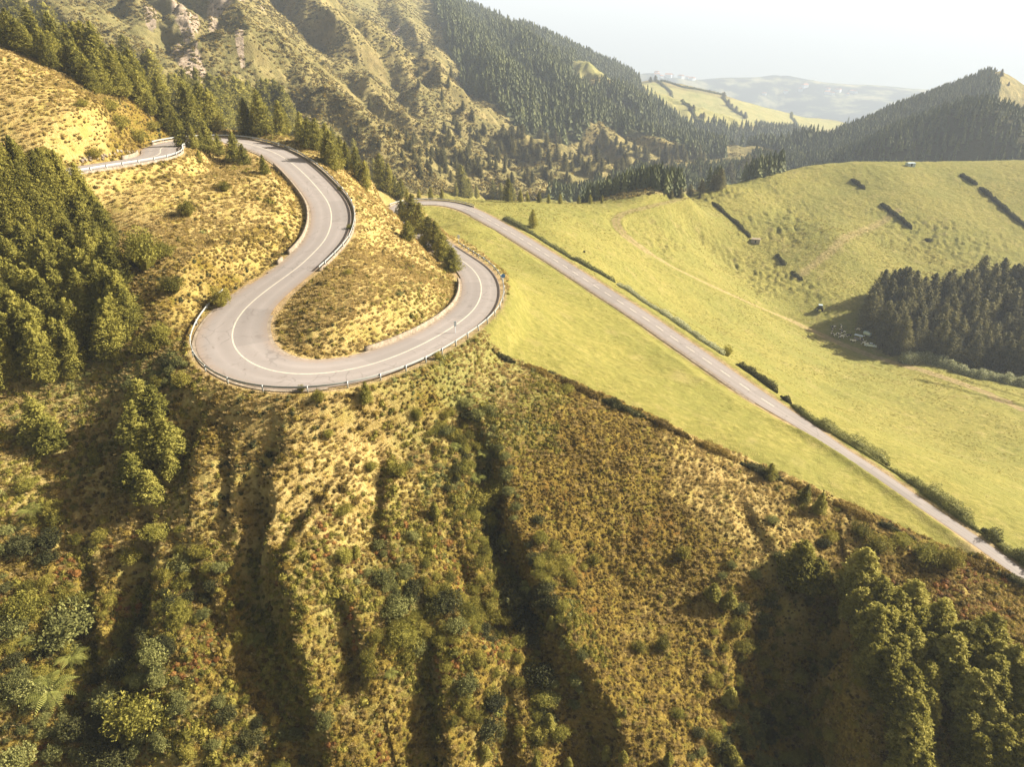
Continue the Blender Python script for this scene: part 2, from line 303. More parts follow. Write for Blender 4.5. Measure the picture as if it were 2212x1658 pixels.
# broken ground
near = sstep(330, 250, RG)
c0_ = np.interp(TG, [-1, 0, .1, .35, .6, 1], [300, 300, 350, 520, 640, 640]); Z += (1 - near) * sstep(c0_, c0_ + 220, RG) * np.where(TG > .38, .35, 1) * (fbm(X / 90, Y / 90, 5, 5, .55) * 13 + (ridged(X / 46, Y / 46, 4, 9) - .55) * 9) * sstep(6000, 2600, RG) * np.where((RG > 1500) & (PXb > 1340), .35, 1)
Z += sstep(330, 480, RG) * sstep(1900, 1100, RG) * np.where(TG > .12, 0, 1) * ((ridged(X / 17, Y / 17, 3, 19) - .5) * 4.5 + fbm(X / 6, Y / 6, 2, 29) * 1.2)
Z += sstep(2600, 3200, RG) * (fbm(X / 500, Y / 500, 5, 31) * 40 + (ridged(X / 900, Y / 900, 3, 77) - .5) * 40) * sstep(5600, 4400, RG)
def bump_far(x, y, r, h, w):
    th, s = ray(x, y); bx, by = r * math.sin(th), r * math.cos(th); d = np.hypot(X - bx, Y - by)
    return h * np.exp(-(d / w) ** 2) + h * .5 * np.exp(-(d / (w * 2.6)) ** 2)
for a in [(1690,150,6400,38,150), (1660,160,6200,40,320), (1560,162,6400,18,240), (1412,150,5200,40,110), (1335,150,5000,40,260), (1860,176,6500,30,260)]: Z += bump_far(*a)
def level(xs, ys, d, w):           # trim a far skyline by d print px at columns xs
    ths = [float(ray(a, b)[0]) for a, b in zip(xs, ys)]
    return -np.interp(TG, ths, d) * RG * K / FPX * w
Z += level([1250,1310,1340,1400,1450,1500,1560,1620,1690,1760,1850,1950,2050,2300], [150]*14, [22,22,27,32,25,16,19,24,34,22,20,9,3,0], sstep(3000, 4800, RG))
Z += level([1820,1880,1950,2020,2100,2160,2212,2300,2450], [280,255,225,195,170,160,185,200,230], [0,4,7,12,24,28,66,90,100], sstep(820, 1120, RG) * sstep(2100, 1500, RG))
Z += level([950,1040,1100,1200,1280,1330,1400], [5,30,50,80,115,140,180], [0,6,15,14,14,8,0], sstep(1150, 1450, RG) * sstep(2400, 2000, RG))
Z += near * sstep(45, 60, RG) * fbm(X / 14, Y / 14, 3, 3) * 0.7

# ---- ground cover on the nodes
jit = fbm(X / 3.2, Y / 3.2, 3, 21) * (400 / np.maximum(RG, 60)); jx = PXb + jit * 4; jy = PYb + jit * 2.2
FIELD = [(912,452),(903,434),(960,426),(1060,430),(1240,436),(1330,430),(1450,415),(1550,390),(1650,365),(1750,350),(1850,340),(2050,340),(2500,340),(2500,1420),(2230,1282),(2150,1235),(2060,1190),(1990,1158),(1900,1118),(1800,1072),(1700,1030),(1600,985),(1500,942),(1400,890),(1300,845),(1200,805),(1120,778),(1062,760),(1040,725),(1075,690),(1100,650),(1098,612),(1075,575),(1040,545),(1000,520),(960,505)]
pas = (inpoly(jx, jy, FIELD) & (RG < 640) & (RG > 80)).astype(float)
def idw(tab):
    num = 0; den = 0
    for x, y, v in tab:
        w = 1 / (((PXb - x) / 100) ** 2 + ((PYb - y) / 70) ** 2 + .25) ** 1.6; num = num + w * v; den = den + w
    return num / den
straw = idw([(250,190,.15),(310,250,.2),(200,150,.35),(340,290,.4),(180,240,.7),(50,150,.8),(100,250,.85),(300,450,.97),(600,550,.45),(620,420,.6),(450,600,.45),(500,470,.7),(560,380,.8),(750,700,.95),(850,640,.97),(820,600,.9),(900,600,.75),(700,740,.75),(780,400,.85),(800,480,.9),(860,540,.8),(100,870,.75),(300,780,.6),(350,700,.4),(200,1000,.6),(330,870,.8),(560,900,.7),(750,1000,.78),(450,950,.45),(300,1150,.65),(650,1250,.5),(700,1120,.7),(1060,820,.95),(950,850,.45),(1180,880,.2),(1300,950,.08),(1400,1150,.06),(1200,1100,.05),(1300,1300,.06),(1600,1060,.9),(1540,990,.8),(1700,1120,.6),(1750,1180,.5),(1500,1400,.15),(1430,1350,.5),(1900,1300,.3),(2100,1300,.35),(2180,1330,.3),(250,1300,.3),(100,1450,.3),(800,1500,.4),(400,1550,.35),(500,1400,.2),(900,1150,.3)])
greenp = idw([(300,820,.75),(60,830,.6),(980,800,.9),(980,850,.8),(600,700,.0),(400,400,.1),(1200,1150,0),(850,1250,.55),(250,1500,.5),(100,1300,.3),(1600,1200,0),(1050,1200,.4),(700,950,.1),(600,480,.15),(100,250,0),(1400,950,0),(350,900,.3),(930,900,.5)])
rock = np.zeros_like(X); dirt = np.zeros_like(X); forestfl = np.zeros_like(X); farfield = np.zeros_like(X)
def blob(x, y, sx, sy, ang=0):
    ca, sa = math.cos(R(ang)), math.sin(R(ang)); ux = (PXb - x) * ca + (PYb - y) * sa; uy = -(PXb - x) * sa + (PYb - y) * ca
    return np.exp(-(ux / sx) ** 2 - (uy / sy) ** 2)
for a in [(508,50,30,60,70), (400,65,34,20,50), (330,60,14,14,0), (530,160,10,18,0), (415,90,22,22,0), (560,60,20,8,0), (410,150,60,20,50), (470,60,20,40,0), (390,120,30,16,40), (855,60,10,8,0)]:
    rock = np.maximum(rock, blob(*a) * 1.3)
rock *= (RG > 280)
FOREST = [(930,-40),(940,40),(965,120),(1000,190),(1060,245),(1120,290),(1210,320),(1300,310),(1380,330),(1470,345),(1560,350),(1580,330),(1640,330),(1700,345),(1840,268),(1780,300),(1700,290),(1600,275),(1480,262),(1430,235),(1385,195),(1360,160),(1320,135),(1280,110),(1150,40),(1000,-20)]
CLEAR = [(1232,168),(1262,166),(1330,195),(1352,214),(1330,218),(1280,200),(1240,180)]
jf = fbm(X / 60, Y / 60, 3, 41) * 14
forest_m = inpoly(PXb + jf, PYb + jf * .6, FOREST) & ~inpoly(PXb + jf * .2, PYb, CLEAR) & ~inpoly(PXb, PYb - 15, CLEAR) & ~inpoly(PXb, PYb - 7, CLEAR) & (RG > 560) & (RG < 2600)
FLD2 = [(1383,178),(1420,180),(1480,196),(1560,212),(1640,224),(1700,240),(1760,254),(1832,268),(1800,280),(1720,282),(1640,270),(1550,268),(1500,268),(1450,245),(1425,215),(1400,200)]
fld2 = inpoly(PXb, PYb, FLD2) & (RG > 1000) & (RG < 2900)
fld2 |= inpoly(PXb, PYb, CLEAR) & (RG > 900) & (RG < 2000)
forest_m &= ~fld2
HILL = [(1670,360),(1700,335),(1800,272),(1870,235),(1950,195),(2050,150),(2130,125),(2172,130),(2165,200),(2190,230),(2260,250),(2400,300),(2400,380),(1670,380)]
forest_h = inpoly(PXb + jf * .4, PYb + jf * .3, HILL) & (RG > 760) & (RG < 1700)
VAL = [(1380,395),(1450,372),(1560,365),(1660,358),(1690,372),(1600,390),(1500,412),(1400,432),(1250,440),(1180,436),(1200,425),(1330,412)]
forest_v = inpoly(PXb + jf * .3, PYb + jf * .2, VAL) & (RG > 360) & (RG < 900)
forestfl = (forest_m | forest_h | forest_v).astype(float)
farfield = fld2.astype(float)
# ---- small relief
lump = fbm(X / 1.5, Y / 1.5, 4, 61, .6)
lump2 = ridged(X / 2.6, Y / 2.6, 3, 65)
hth = near * (1 - pas) * (1 - straw)
amp = near * sstep(40, 60, RG)
Z += amp * ((1 - pas) * ((1 - straw) * (lump * .55 + (.5 - lump2) * .35) + straw * lump * .15))
rg_x = X * math.cos(.5) + Y * math.sin(.5); rg_y = -X * math.sin(.5) + Y * math.cos(.5)
rough = np.zeros_like(X)
for a in [(1500,500,110,34,32), (1600,570,120,26,30), (1440,530,60,30,20), (1720,610,120,22,15), (1700,480,90,60,0), (2050,520,200,60,10), (1650,620,60,20,20), (1560,420,120,20,-10)]: rough = np.maximum(rough, blob(*a))
Z += pas * (fbm(X / 2.2, Y / 2.2, 3, 71) * (.16 + .22 * sstep(180, 330, RG)) * (.6 + .8 * vnoise(X / 25, Y / 25, 78)) + fbm(rg_x / 7, rg_y / 2.5, 3, 73) * (.12 + .75 * rough) * sstep(90, 200, RG) + rough * fbm(X / 2.0, Y / 2.0, 2, 76) * 1.1 + fbm(X / 40, Y / 40, 2, 75) * .7 * sstep(180, 320, RG))
# ---- the road bed, its verge and the dirt track
idx, sd, par = seg_dist(RP, 13)
rz = np.interp(par, RIDX, RP[:, 2]); hwp = np.interp(par, RIDX, hw); ad = np.abs(sd)
deep = np.interp(par, [0, I_G - 10, I_G + 15, len(RP) - 1], [0, 0, 1, 1])
blend = sstep(hwp + 6.5 - 3.0 * deep, hwp + 1.0, ad)
Zf[idx] = Zf[idx] * (1 - blend) + (rz - .22) * blend
roadm = np.zeros(X.size); roadm[idx] = sstep(hwp + 1.7, hwp + .5, ad)
bk = deep * np.exp(-((sd - hwp - 2.6) / 1.8) ** 2); Zf[idx] += 1.15 * bk
pasf = pas.reshape(-1); strf = straw.reshape(-1); dirtf = dirt.reshape(-1)
dirtf[idx] = np.maximum(dirtf[idx], sstep(hwp + 1.6, hwp + .6, ad + .5 * fbm(Xr := X.ravel()[idx] / 2, Y.ravel()[idx] / 2, 2, 91)) * .7)
idt, sdt, part = seg_dist(TP, 7)
tz = np.interp(part, np.arange(len(TP)), TP[:, 2]); bt = sstep(5, 2.2, np.abs(sdt)); Zf[idt] = Zf[idt] * (1 - bt) + (tz - .1) * bt
dirtf[idt] = np.maximum(dirtf[idt], sstep(2.2, 1.4, np.abs(sdt) + .7 * fbm(X.ravel()[idt] / 2, Y.ravel()[idt] / 2, 3, 92)) * (.3 + .3 * sstep(.25, .8, np.abs(sdt))) * np.interp(part, [0, 12, 40, len(TP)], [.5, .6, .9, 1.2]))
# thin ditch beside the track, terraces of the hill pasture
for pts, dep, w in [([(1380,562),(1450,592),(1530,625),(1640,672),(1730,712),(1830,762)], .9, .8), ([(1560,392),(1650,385),(1760,388),(1700,402),(1600,412),(1500,432)], .8, 1.5), ([(2212,880),(2100,850),(1980,818)], .5, .9), ([(2212,862),(2060,815)], .5, .8)]:
    P = wpath(pts, 150, 4); ii, s_, p_ = seg_dist(P, 5); s_ = s_ + .4 * fbm(X.ravel()[ii] / 4, Y.ravel()[ii] / 4, 2, 95); Zf[ii] -= dep * np.exp(-(s_ / w) ** 2); Zf[ii] += dep * .7 * np.exp(-((s_ - 2 * w) / w) ** 2)
pathm = wpath([(1940,455),(1860,500),(1800,540),(1760,570),(1720,600)], 150, 3); ii, s_, p_ = seg_dist(pathm, 6); dirtf[ii] = np.maximum(dirtf[ii], .35 * sstep(3, 1, np.abs(s_) + fbm(X.ravel()[ii] / 2, Y.ravel()[ii] / 2, 2, 97)))
# worn gravel patch at the lower right road edge
dirt = np.maximum(dirt, blob(2130, 1215, 60, 14, 33) * .9); dirt = np.maximum(dirt, blob(2170, 1232, 50, 10, 33) * .8)

def new_mesh(name, V, F):
    me = bpy.data.meshes.new(name); V = np.asarray(V, np.float32).reshape(-1, 3); F = np.asarray(F, np.int32)
    me.vertices.add(len(V)); me.vertices.foreach_set('co', V.ravel())
    k = F.shape[1]; me.loops.add(F.size); me.loops.foreach_set('vertex_index', F.ravel())
    me.polygons.add(len(F)); me.polygons.foreach_set('loop_start', np.arange(0, F.size, k, dtype=np.int32)); 
    me.update(calc_edges=True); return me
def smooth(me): me.polygons.foreach_set('use_smooth', np.ones(len(me.polygons), bool)); me.update()
def link(name, me, mat=None, parent=None, **props):
    o = bpy.data.objects.new(name, me); COL.objects.link(o)
    if mat and not me.materials: me.materials.append(mat)
    if parent: o.parent = parent
    for k_, v_ in props.items(): o[k_] = v_
    return o
def colattr(me, name, arr):
    a = me.color_attributes.new(name, 'FLOAT_COLOR', 'POINT'); a.data.foreach_set('color', np.asarray(arr, np.float32).ravel())

# ---------------------------------------------------------------- materials
class NB:
    def __init__(s, name, rough=.85, spec=.25):
        s.m = bpy.data.materials.new(name); s.m.use_nodes = True; s.t = s.m.node_tree; s.t.nodes.clear()
        s.out = s.t.nodes.new('ShaderNodeOutputMaterial'); s.p = s.t.nodes.new('ShaderNodeBsdfPrincipled')
        s.t.links.new(s.p.outputs[0], s.out.inputs[0]); s.p.inputs['Roughness'].default_value = rough; s.p.inputs['Specular IOR Level'].default_value = spec
        s.geo = s.t.nodes.new('ShaderNodeNewGeometry')
    def n(s, t, **k):
        x = s.t.nodes.new(t)
        for a, b in k.items(): setattr(x, a, b)
        return x
    def l(s, a, b): s.t.links.new(a, b)
    def noise(s, scale, detail=4, rough=.6, vec=None, dist=0):
        x = s.n('ShaderNodeTexNoise'); x.inputs['Scale'].default_value = scale; x.inputs['Detail'].default_value = detail; x.inputs['Roughness'].default_value = rough; x.inputs['Distortion'].default_value = dist
        s.l(vec or s.geo.outputs['Position'], x.inputs['Vector']); return x.outputs['Fac']
    def ramp(s, fac, stops):
        x = s.n('ShaderNodeValToRGB'); e = x.color_ramp.elements
        while len(e) < len(stops): e.new(.5)
        for el, (p, c_) in zip(e, stops): el.position = p; el.color = (*c_, 1) if len(c_) == 3 else c_
        s.l(fac, x.inputs[0]); return x.outputs[0]
    def step(s, fac, a, b):
        x = s.n('ShaderNodeMapRange'); x.inputs[1].default_value = a; x.inputs[2].default_value = b; s.l(fac, x.inputs[0]); return x.outputs[0]
    def mix(s, f, a, b, mode='MIX'):
        x = s.n('ShaderNodeMixRGB', blend_type=mode)
        for v, i in ((f, 0), (a, 1), (b, 2)):
            if isinstance(v, (int, float)): x.inputs[i].default_value = v
            elif isinstance(v, tuple): x.inputs[i].default_value = (*v, 1)
            else: s.l(v, x.inputs[i])
        return x.outputs[0]
    def math(s, op, a, b=0):
        x = s.n('ShaderNodeMath', operation=op)
        for v, i in ((a, 0), (b, 1)):
            if isinstance(v, (int, float)): x.inputs[i].default_value = v
            else: s.l(v, x.inputs[i])
        return x.outputs[0]
    def bump(s, h, dist, strength=1):
        x = s.n('ShaderNodeBump'); x.inputs['Distance'].default_value = dist; x.inputs['Strength'].default_value = strength
        s.l(h, x.inputs['Height']); s.l(x.outputs[0], s.p.inputs['Normal'])
    def col(s, c_): 
        if isinstance(c_, tuple): s.p.inputs['Base Color'].default_value = (*c_, 1)
        else: s.l(c_, s.p.inputs['Base Color'])
def ground_mat():
    b = NB('ground_cover', .95, .1)
    za = b.n('ShaderNodeAttribute', attribute_name='zoneA'); zb = b.n('ShaderNodeAttribute', attribute_name='zoneB')
    sa = b.n('ShaderNodeSeparateColor'); sb = b.n('ShaderNodeSeparateColor'); b.l(za.outputs['Color'], sa.inputs[0]); b.l(zb.outputs['Color'], sb.inputs[0])
    n02 = b.noise(2.6, 5, .7); n1 = b.noise(.7, 5, .65); n5 = b.noise(.16, 5, .6); n30 = b.noise(.035, 4, .55); n200 = b.noise(.006, 5, .6)
    heath = b.ramp(n02, [(.30, (.08,.055,.010)), (.45, (.160,.115,.021)), (.56, (.23,.170,.036)), (.70, (.33,.25,.07))])
    heath = b.mix(b.step(n5, .52, .66), heath, (.16,.085,.02)); heath = b.mix(b.math('MULTIPLY', b.step(n1, .5, .62), .6), heath, (.125,.125,.022))
    strw = b.ramp(n02, [(.30, (.27,.205,.065)), (.44, (.37,.285,.108)), (.58, (.44,.345,.145)), (.72, (.54,.43,.21))])
    strw = b.mix(b.math('MULTIPLY', b.step(n5, .48, .64), .55), strw, (.30,.26,.055)); strw = b.mix(b.math('MULTIPLY', b.step(n1, .54, .68), .5), strw, (.34,.20,.05))
    scol = b.mix(b.step(b.math('ADD', sa.outputs[1], b.math('MULTIPLY', b.math('SUBTRACT', n5, .5), 1.5)), .35, .65), heath, strw)
    scol = b.mix(b.math('MULTIPLY', b.step(b.math('ADD', sa.outputs[2], b.math('SUBTRACT', n5, .5)), .35, .8), .75), scol, b.ramp(n02, [(.3, (.07,.08,.02)), (.55, (.20,.21,.065)), (.7, (.33,.32,.13))]))
    pasc = b.ramp(n1, [(.28, (.165,.165,.040)), (.5, (.225,.212,.055)), (.7, (.30,.265,.085))])
    pasc = b.mix(b.math('MULTIPLY', b.step(n30, .42, .62), .5), pasc, (.165,.178,.045)); pasc = b.mix(b.math('MULTIPLY', b.step(n5, .56, .70), .45), pasc, (.33,.275,.12)); pasc = b.mix(b.math('MULTIPLY', b.step(n02, .58, .7), .35), pasc, (.11,.105,.026))
    mp = b.n('ShaderNodeMapping'); mp.inputs['Rotation'].default_value = (0, 0, R(62)); mp.inputs['Scale'].default_value = (.16, 1.0, 1.0); b.l(b.geo.outputs['Position'], mp.inputs['Vector'])
    stk = b.noise(1.7, 5, .7, mp.outputs[0]); pasc = b.mix(b.math('MULTIPLY', b.step(stk, .50, .68), .55), pasc, (.135,.13,.036)); pasc = b.mix(b.math('MULTIPLY', b.step(stk, .45, .32), .4), pasc, (.34,.30,.10))
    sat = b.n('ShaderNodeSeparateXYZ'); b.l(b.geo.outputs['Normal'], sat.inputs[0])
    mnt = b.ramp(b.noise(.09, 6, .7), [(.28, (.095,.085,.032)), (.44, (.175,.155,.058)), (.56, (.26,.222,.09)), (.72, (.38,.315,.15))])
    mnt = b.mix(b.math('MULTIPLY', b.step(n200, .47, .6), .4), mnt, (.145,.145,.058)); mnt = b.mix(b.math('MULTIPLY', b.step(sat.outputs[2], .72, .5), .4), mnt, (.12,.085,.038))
    rockc = b.ramp(b.noise(.25, 5, .7), [(.3, (.14,.11,.08)), (.5, (.36,.29,.22)), (.7, (.50,.42,.34))])
    mnt = b.mix(b.step(b.math('ADD', sb.outputs[1], b.math('SUBTRACT', b.noise(.07, 5, .7), .5)), .45, .62), mnt, rockc)
    far = b.ramp(b.noise(.0045, 6, .7), [(.46, (.012,.02,.015)), (.51, (.03,.045,.03)), (.55, (.16,.17,.08)), (.66, (.36,.33,.2))])
    vl = b.n('ShaderNodeVectorMath', operation='LENGTH'); b.l(b.geo.outputs['Position'], vl.inputs[0]); rr = vl.outputs['Value']
    mnt = b.mix(b.step(rr, 2500, 3100), mnt, far)
    base = b.mix(b.step(rr, 250, 320), scol, mnt)
    base = b.mix(sa.outputs[0], base, pasc)
    base = b.mix(sb.outputs[0], base, (.06,.062,.026))
    av = b.n('ShaderNodeAttribute', attribute_name='farfield')
    base = b.mix(av.outputs['Fac'], base, b.ramp(n30, [(.3, (.20,.215,.075)), (.6, (.30,.28,.11))]))
    base = b.mix(sb.outputs[2], base, b.ramp(n1, [(.3, (.24,.16,.09)), (.6, (.42,.31,.20))]))
    b.col(base)
    nz = b.math('ADD', b.noise(4.5, 4, .7), b.math('MULTIPLY', n1, 1.5)); b.bump(nz, .35, .8)
    b2 = b.n('ShaderNodeBump'); b2.inputs['Distance'].default_value = 2.5; b.l(b.step(rr, 300, 420), b2.inputs['Strength']); b.l(b.noise(.16, 6, .75), b2.inputs['Height']); bp = b.p.inputs['Normal'].links[0].from_node; b.l(b2.outputs[0], bp.inputs['Normal'])
    return b.m
MG = ground_mat()
# one sheet: the ground
V = np.stack([X, Y, Z], -1).reshape(-1, 3)
ii, jj = np.meshgrid(np.arange(NT - 1), np.arange(NR - 1), indexing='ij'); a0 = (ii * NR + jj).ravel()
F = np.c_[a0, a0 + 1, a0 + NR + 1, a0 + NR]
F = F[:, ::-1]
gm = new_mesh('ground', V, F); smooth(gm)
colattr(gm, 'zoneA', np.stack([pas, straw, greenp, np.ones_like(pas)], -1)); colattr(gm, 'zoneB', np.stack([forestfl, rock, dirt, np.ones_like(pas)], -1))
fa = gm.attributes.new('farfield', 'FLOAT', 'POINT'); fa.data.foreach_set('value', farfield.astype(np.float32).ravel())
link('ground', gm, MG, kind='structure')

# sea
b = NB('sea_water', .35, .5); b.col((.30,.36,.38)); b.bump(b.noise(.02, 5, .6), 4, .5)
sm = new_mesh('sea', [(-90000, 2500, SEA), (90000, 2500, SEA), (90000, 95000, SEA), (-90000, 95000, SEA)], [(0, 1, 2, 3)]); link('sea', sm, b.m, kind='structure')
# ---------------------------------------------------------------- road surface and markings
def strip(P, Nn, o0, o1, dz, cols=2, crown=0.0):
    n_ = len(P); ts = np.linspace(0, 1, cols); V = np.zeros((n_, cols, 3)); ac = np.zeros((n_, cols))
    for k, t in enumerate(ts):
        o = o0 + (o1 - o0) * t; V[:, k, :2] = P[:, :2] + Nn * np.reshape(o, (-1, 1)); V[:, k, 2] = P[:, 2] + dz - crown * np.abs(2 * t - 1); ac[:, k] = 2 * t - 1
    i, k = np.meshgrid(np.arange(n_ - 1), np.arange(cols - 1), indexing='ij'); a = (i * cols + k).ravel()
    return V.reshape(-1, 3), np.c_[a, a + 1, a + cols + 1, a + cols], ac.ravel()
b = NB('worn_asphalt', .8, .3); at = b.n('ShaderNodeAttribute', attribute_name='across'); ab = b.math('ABSOLUTE', at.outputs['Fac'])
n1 = b.noise(.35, 4, .6); n2 = b.noise(9, 3, .7); n3 = b.noise(1.6, 5, .7)
cc = b.mix(n1, (.215,.195,.192), (.285,.262,.26)); cc = b.mix(b.math('MULTIPLY', n2, .5), cc, (.36,.335,.33))
wear = b.math('ABSOLUTE', b.math('SINE', b.math('MULTIPLY', at.outputs['Fac'], 6.28)))
cc = b.mix(b.math('MULTIPLY', wear, .30), cc, (.17,.155,.15)); cc = b.mix(b.math('MULTIPLY', b.step(b.math('ADD', ab, b.math('MULTIPLY', b.math('SUBTRACT', n3, .5), .35)), .74, 1.0), .75), cc, (.24,.185,.145))
cc = b.mix(b.math('MULTIPLY', b.step(b.noise(.22, 6, .75, dist=1.5), .60, .66), .5), cc, (.13,.11,.10))
al = b.n('ShaderNodeAttribute', attribute_name='along'); cv = b.n('ShaderNodeCombineXYZ'); b.l(b.math('FLOOR', b.math('DIVIDE', al.outputs['Fac'], 13)), cv.inputs[0]); b.l(b.math('SIGN', at.outputs['Fac']), cv.inputs[1])
wn = b.n('ShaderNodeTexWhiteNoise', noise_dimensions='3D'); b.l(cv.outputs[0], wn.inputs[0]); cc = b.mix(b.math('MULTIPLY', b.step(wn.outputs['Value'], .74, .76), .30), cc, (.16,.15,.15))
vo = b.n('ShaderNodeTexVoronoi', feature='DISTANCE_TO_EDGE'); vo.inputs['Scale'].default_value = .28; wv = b.n('ShaderNodeVectorMath', operation='ADD'); ns = b.n('ShaderNodeTexNoise'); ns.inputs['Scale'].default_value = .8; b.l(b.geo.outputs['Position'], ns.inputs['Vector']); b.l(b.geo.outputs['Position'], wv.inputs[0]); b.l(ns.outputs['Color'], wv.inputs[1]); b.l(wv.outputs[0], vo.inputs['Vector'])
cc = b.mix(b.math('MULTIPLY', b.math('MULTIPLY', b.step(vo.outputs['Distance'], .03, .012), b.step(b.noise(.12, 3, .6), .5, .58)), .35), cc, (.09,.08,.075))
b.col(cc); b.bump(n2, .02, .5); M_ASPH = b.m
rdz = .0
Vr, Fr, ac = strip(RP, RN, -hw, hw, rdz, 9, .05); rm = new_mesh('road', Vr, Fr[:, ::-1]); smooth(rm)
a_ = rm.attributes.new('across', 'FLOAT', 'POINT'); a_.data.foreach_set('value', ac.astype(np.float32)); a_ = rm.attributes.new('along', 'FLOAT', 'POINT'); a_.data.foreach_set('value', np.repeat(np.arange(len(RP)), 9).astype(np.float32)); link('road', rm, M_ASPH, kind='structure')
b = NB('road_paint', .6, .3); b.col(b.mix(b.step(b.noise(3, 4, .7), .35, .7), (.62,.59,.50), (.36,.33,.30))); M_PAINT = b.m
VV, FF = [], []; nv = 0
FP = np.linspace(0, len(RP) - 1, len(RP) * 4); RP4 = np.stack([np.interp(FP, RIDX, RP[:, k]) for k in range(3)], -1); RN4, _ = normals2(RP4)
i_dash = (I_E + 22) * 4
def add_seg(i0, i1, w=.12):
    global nv
    if i1 - i0 < 2: return
    v, f, _ = strip(RP4[i0:i1], RN4[i0:i1], -w, w, rdz + .012, 2); VV.append(v); FF.append(f[:, ::-1] + nv); nv += len(v)
add_seg(0, i_dash, .11)
k = i_dash + 4
while k < min(len(RP4) - 20, I_G * 4): add_seg(k, k + 14, .095); k += 25
pm = new_mesh('centre_line', np.concatenate(VV), np.concatenate(FF)); link('road_marking', pm, M_PAINT, kind='structure')
b = NB('pale_concrete', .9, .2); b.col(b.ramp(b.noise(1.2, 6, .7), [(.3, (.14,.11,.08)), (.5, (.25,.21,.165)), (.7, (.38,.33,.27))])); b.bump(b.noise(8, 3), .03); M_CONC = b.m
VV, FF = [], []; nv = 0
for i0, i1, s_ in [(I_0 + 8, I_B - 22, 1), (I_B - 18, I_C + 4, 1), (I_B - 8, I_C + 10, -1), ((I_C + I_D) // 2 - 18, I_D + 12, -1), (I_F - 60, I_G, 1)]:
    q = slice(i0, i1); o = s_ * hw[q]; v, f, _ = strip(RP[q], RN[q], np.minimum(o, o + s_ * .55), np.maximum(o, o + s_ * .55), -.09, 2); VV.append(v); FF.append(f[:, ::-1] + nv); nv += len(v)
link('gutter', new_mesh('gutter', np.concatenate(VV), np.concatenate(FF)), M_CONC, kind='structure')

# ---------------------------------------------------------------- barriers
b = NB('galvanised_steel', .42, .5); b.p.inputs['Metallic'].default_value = .25; b.col(b.mix(b.noise(2.5, 4), (.30,.33,.34), (.44,.47,.48))); M_STEEL = b.m
def sweep(P, Nn, prof):             # prof: closed list of (offset, height)
    n_ = len(P); m = len(prof); V = np.zeros((n_, m, 3))
    for k, (o, h) in enumerate(prof): V[:, k, :2] = P[:, :2] + Nn * o; V[:, k, 2] = P[:, 2] + h
    i, k = np.meshgrid(np.arange(n_ - 1), np.arange(m), indexing='ij'); a = (i * m + k).ravel(); a2 = (i * m + (k + 1) % m).ravel()
    F = np.c_[a, a2, a2 + m, a + m]; V = V.reshape(-1, 3)
    if m == 4: F = np.r_[F, [[3, 2, 1, 0]], [[(n_ - 1) * m + j for j in range(4)]]]
    return V, F
def box_vf(sx, sy, sz, z0=0):
    V = [(x * sx / 2, y * sy / 2, z0 + z * sz) for x in (-1, 1) for y in (-1, 1) for z in (0, 1)]
    return np.array(V), np.array([(0, 1, 3, 2), (4, 6, 7, 5), (0, 4, 5, 1), (2, 3, 7, 6), (0, 2, 6, 4), (1, 5, 7, 3)])
post_me = new_mesh('barrier_post', *box_vf(.16, .16, 1.15, -.3)); post_me.materials.append(M_STEEL)
def empty(name, loc, label=None, cat=None, group=None, rz=0):
    o = bpy.data.objects.new(name, None); o.empty_display_size = .5; COL.objects.link(o); o.location = loc; o.rotation_euler = (0, 0, rz)
    if label: o['label'] = label
    if cat: o['category'] = cat
    if group: o['group'] = group
    return o
def tagd(o, label, cat, group=None):
    o['label'] = label; o['category'] = cat
    if group: o['group'] = group
    return o
def path_off(i0, i1, side, off, z=0.0):
    P = RP[i0:i1].copy(); Nn = RN[i0:i1]; P[:, :2] += Nn * (side * (hw[i0:i1] + off))[:, None]; P[:, 2] += z; return P, Nn * side
def guardrail(i0, i1, side, label, off=.75, base=True, flare=0):
    P, Nn = path_off(i0, i1, side, off)
    if flare:
        k = 14; u = np.clip((np.arange(len(P)) * 1.0) / k, 0, 1) if flare > 0 else None
        P[:k, :2] += Nn[:k] * ((1 - u[:k]) ** 2 * flare)[:, None]
    o0 = P[0].copy(); root = empty('guardrail', o0, label, 'guardrail'); L = P - o0
    v, f = sweep(L, Nn, [(-.05, .50), (-.11, .56), (-.05, .65), (-.11, .74), (-.05, .82), (.0, .82), (-.05, .74), (.01, .65), (-.05, .56), (.0, .50)])
    me = new_mesh('rail_beam', v, f); link('rail_beam', me, M_STEEL, root)
    if base:
        v, f = sweep(L, Nn, [(-.22, -.35), (-.18, .22), (.14, .22), (.22, -.8)]); link('kerb_wall', new_mesh('kerb_wall', v, f), M_CONC, root)
    for k in range(1, len(P) - 1, 4):
        p = bpy.data.objects.new('post', post_me); COL.objects.link(p); p.parent = root; p.location = L[k] + np.r_[Nn[k] * .08, 0]; p.rotation_euler = (0, 0, math.atan2(Nn[k][1], Nn[k][0]))
    return root
def parapet(i0, i1, side, label, h=.62, off=.75):
    P, Nn = path_off(i0, i1, side, off); o0 = P[0].copy()
    v, f = sweep(P - o0, Nn, [(-.24, -.4), (-.2, h), (.2, h), (.24, -1.2)])
    o = link('parapet', new_mesh('parapet', v, f), M_CONC); o.location = o0; tagd(o, label, 'low wall'); return o
i_l1 = idx_near(347, 331, 0, I_0)
guardrail(5, idx_near(383, 309, 0, I_0) - 2, 1, 'white steel guardrail along the short road stretch at far left edge')
guardrail(I_0 - 20, I_B - 25, -1, 'long guardrail round the outside of the upper bend below the conifer row')
guardrail(I_B - 14, idx_near(962, 539) + 4, 1, 'longest guardrail, curving round the outside of the lowest hairpin', base=False, flare=1.6)
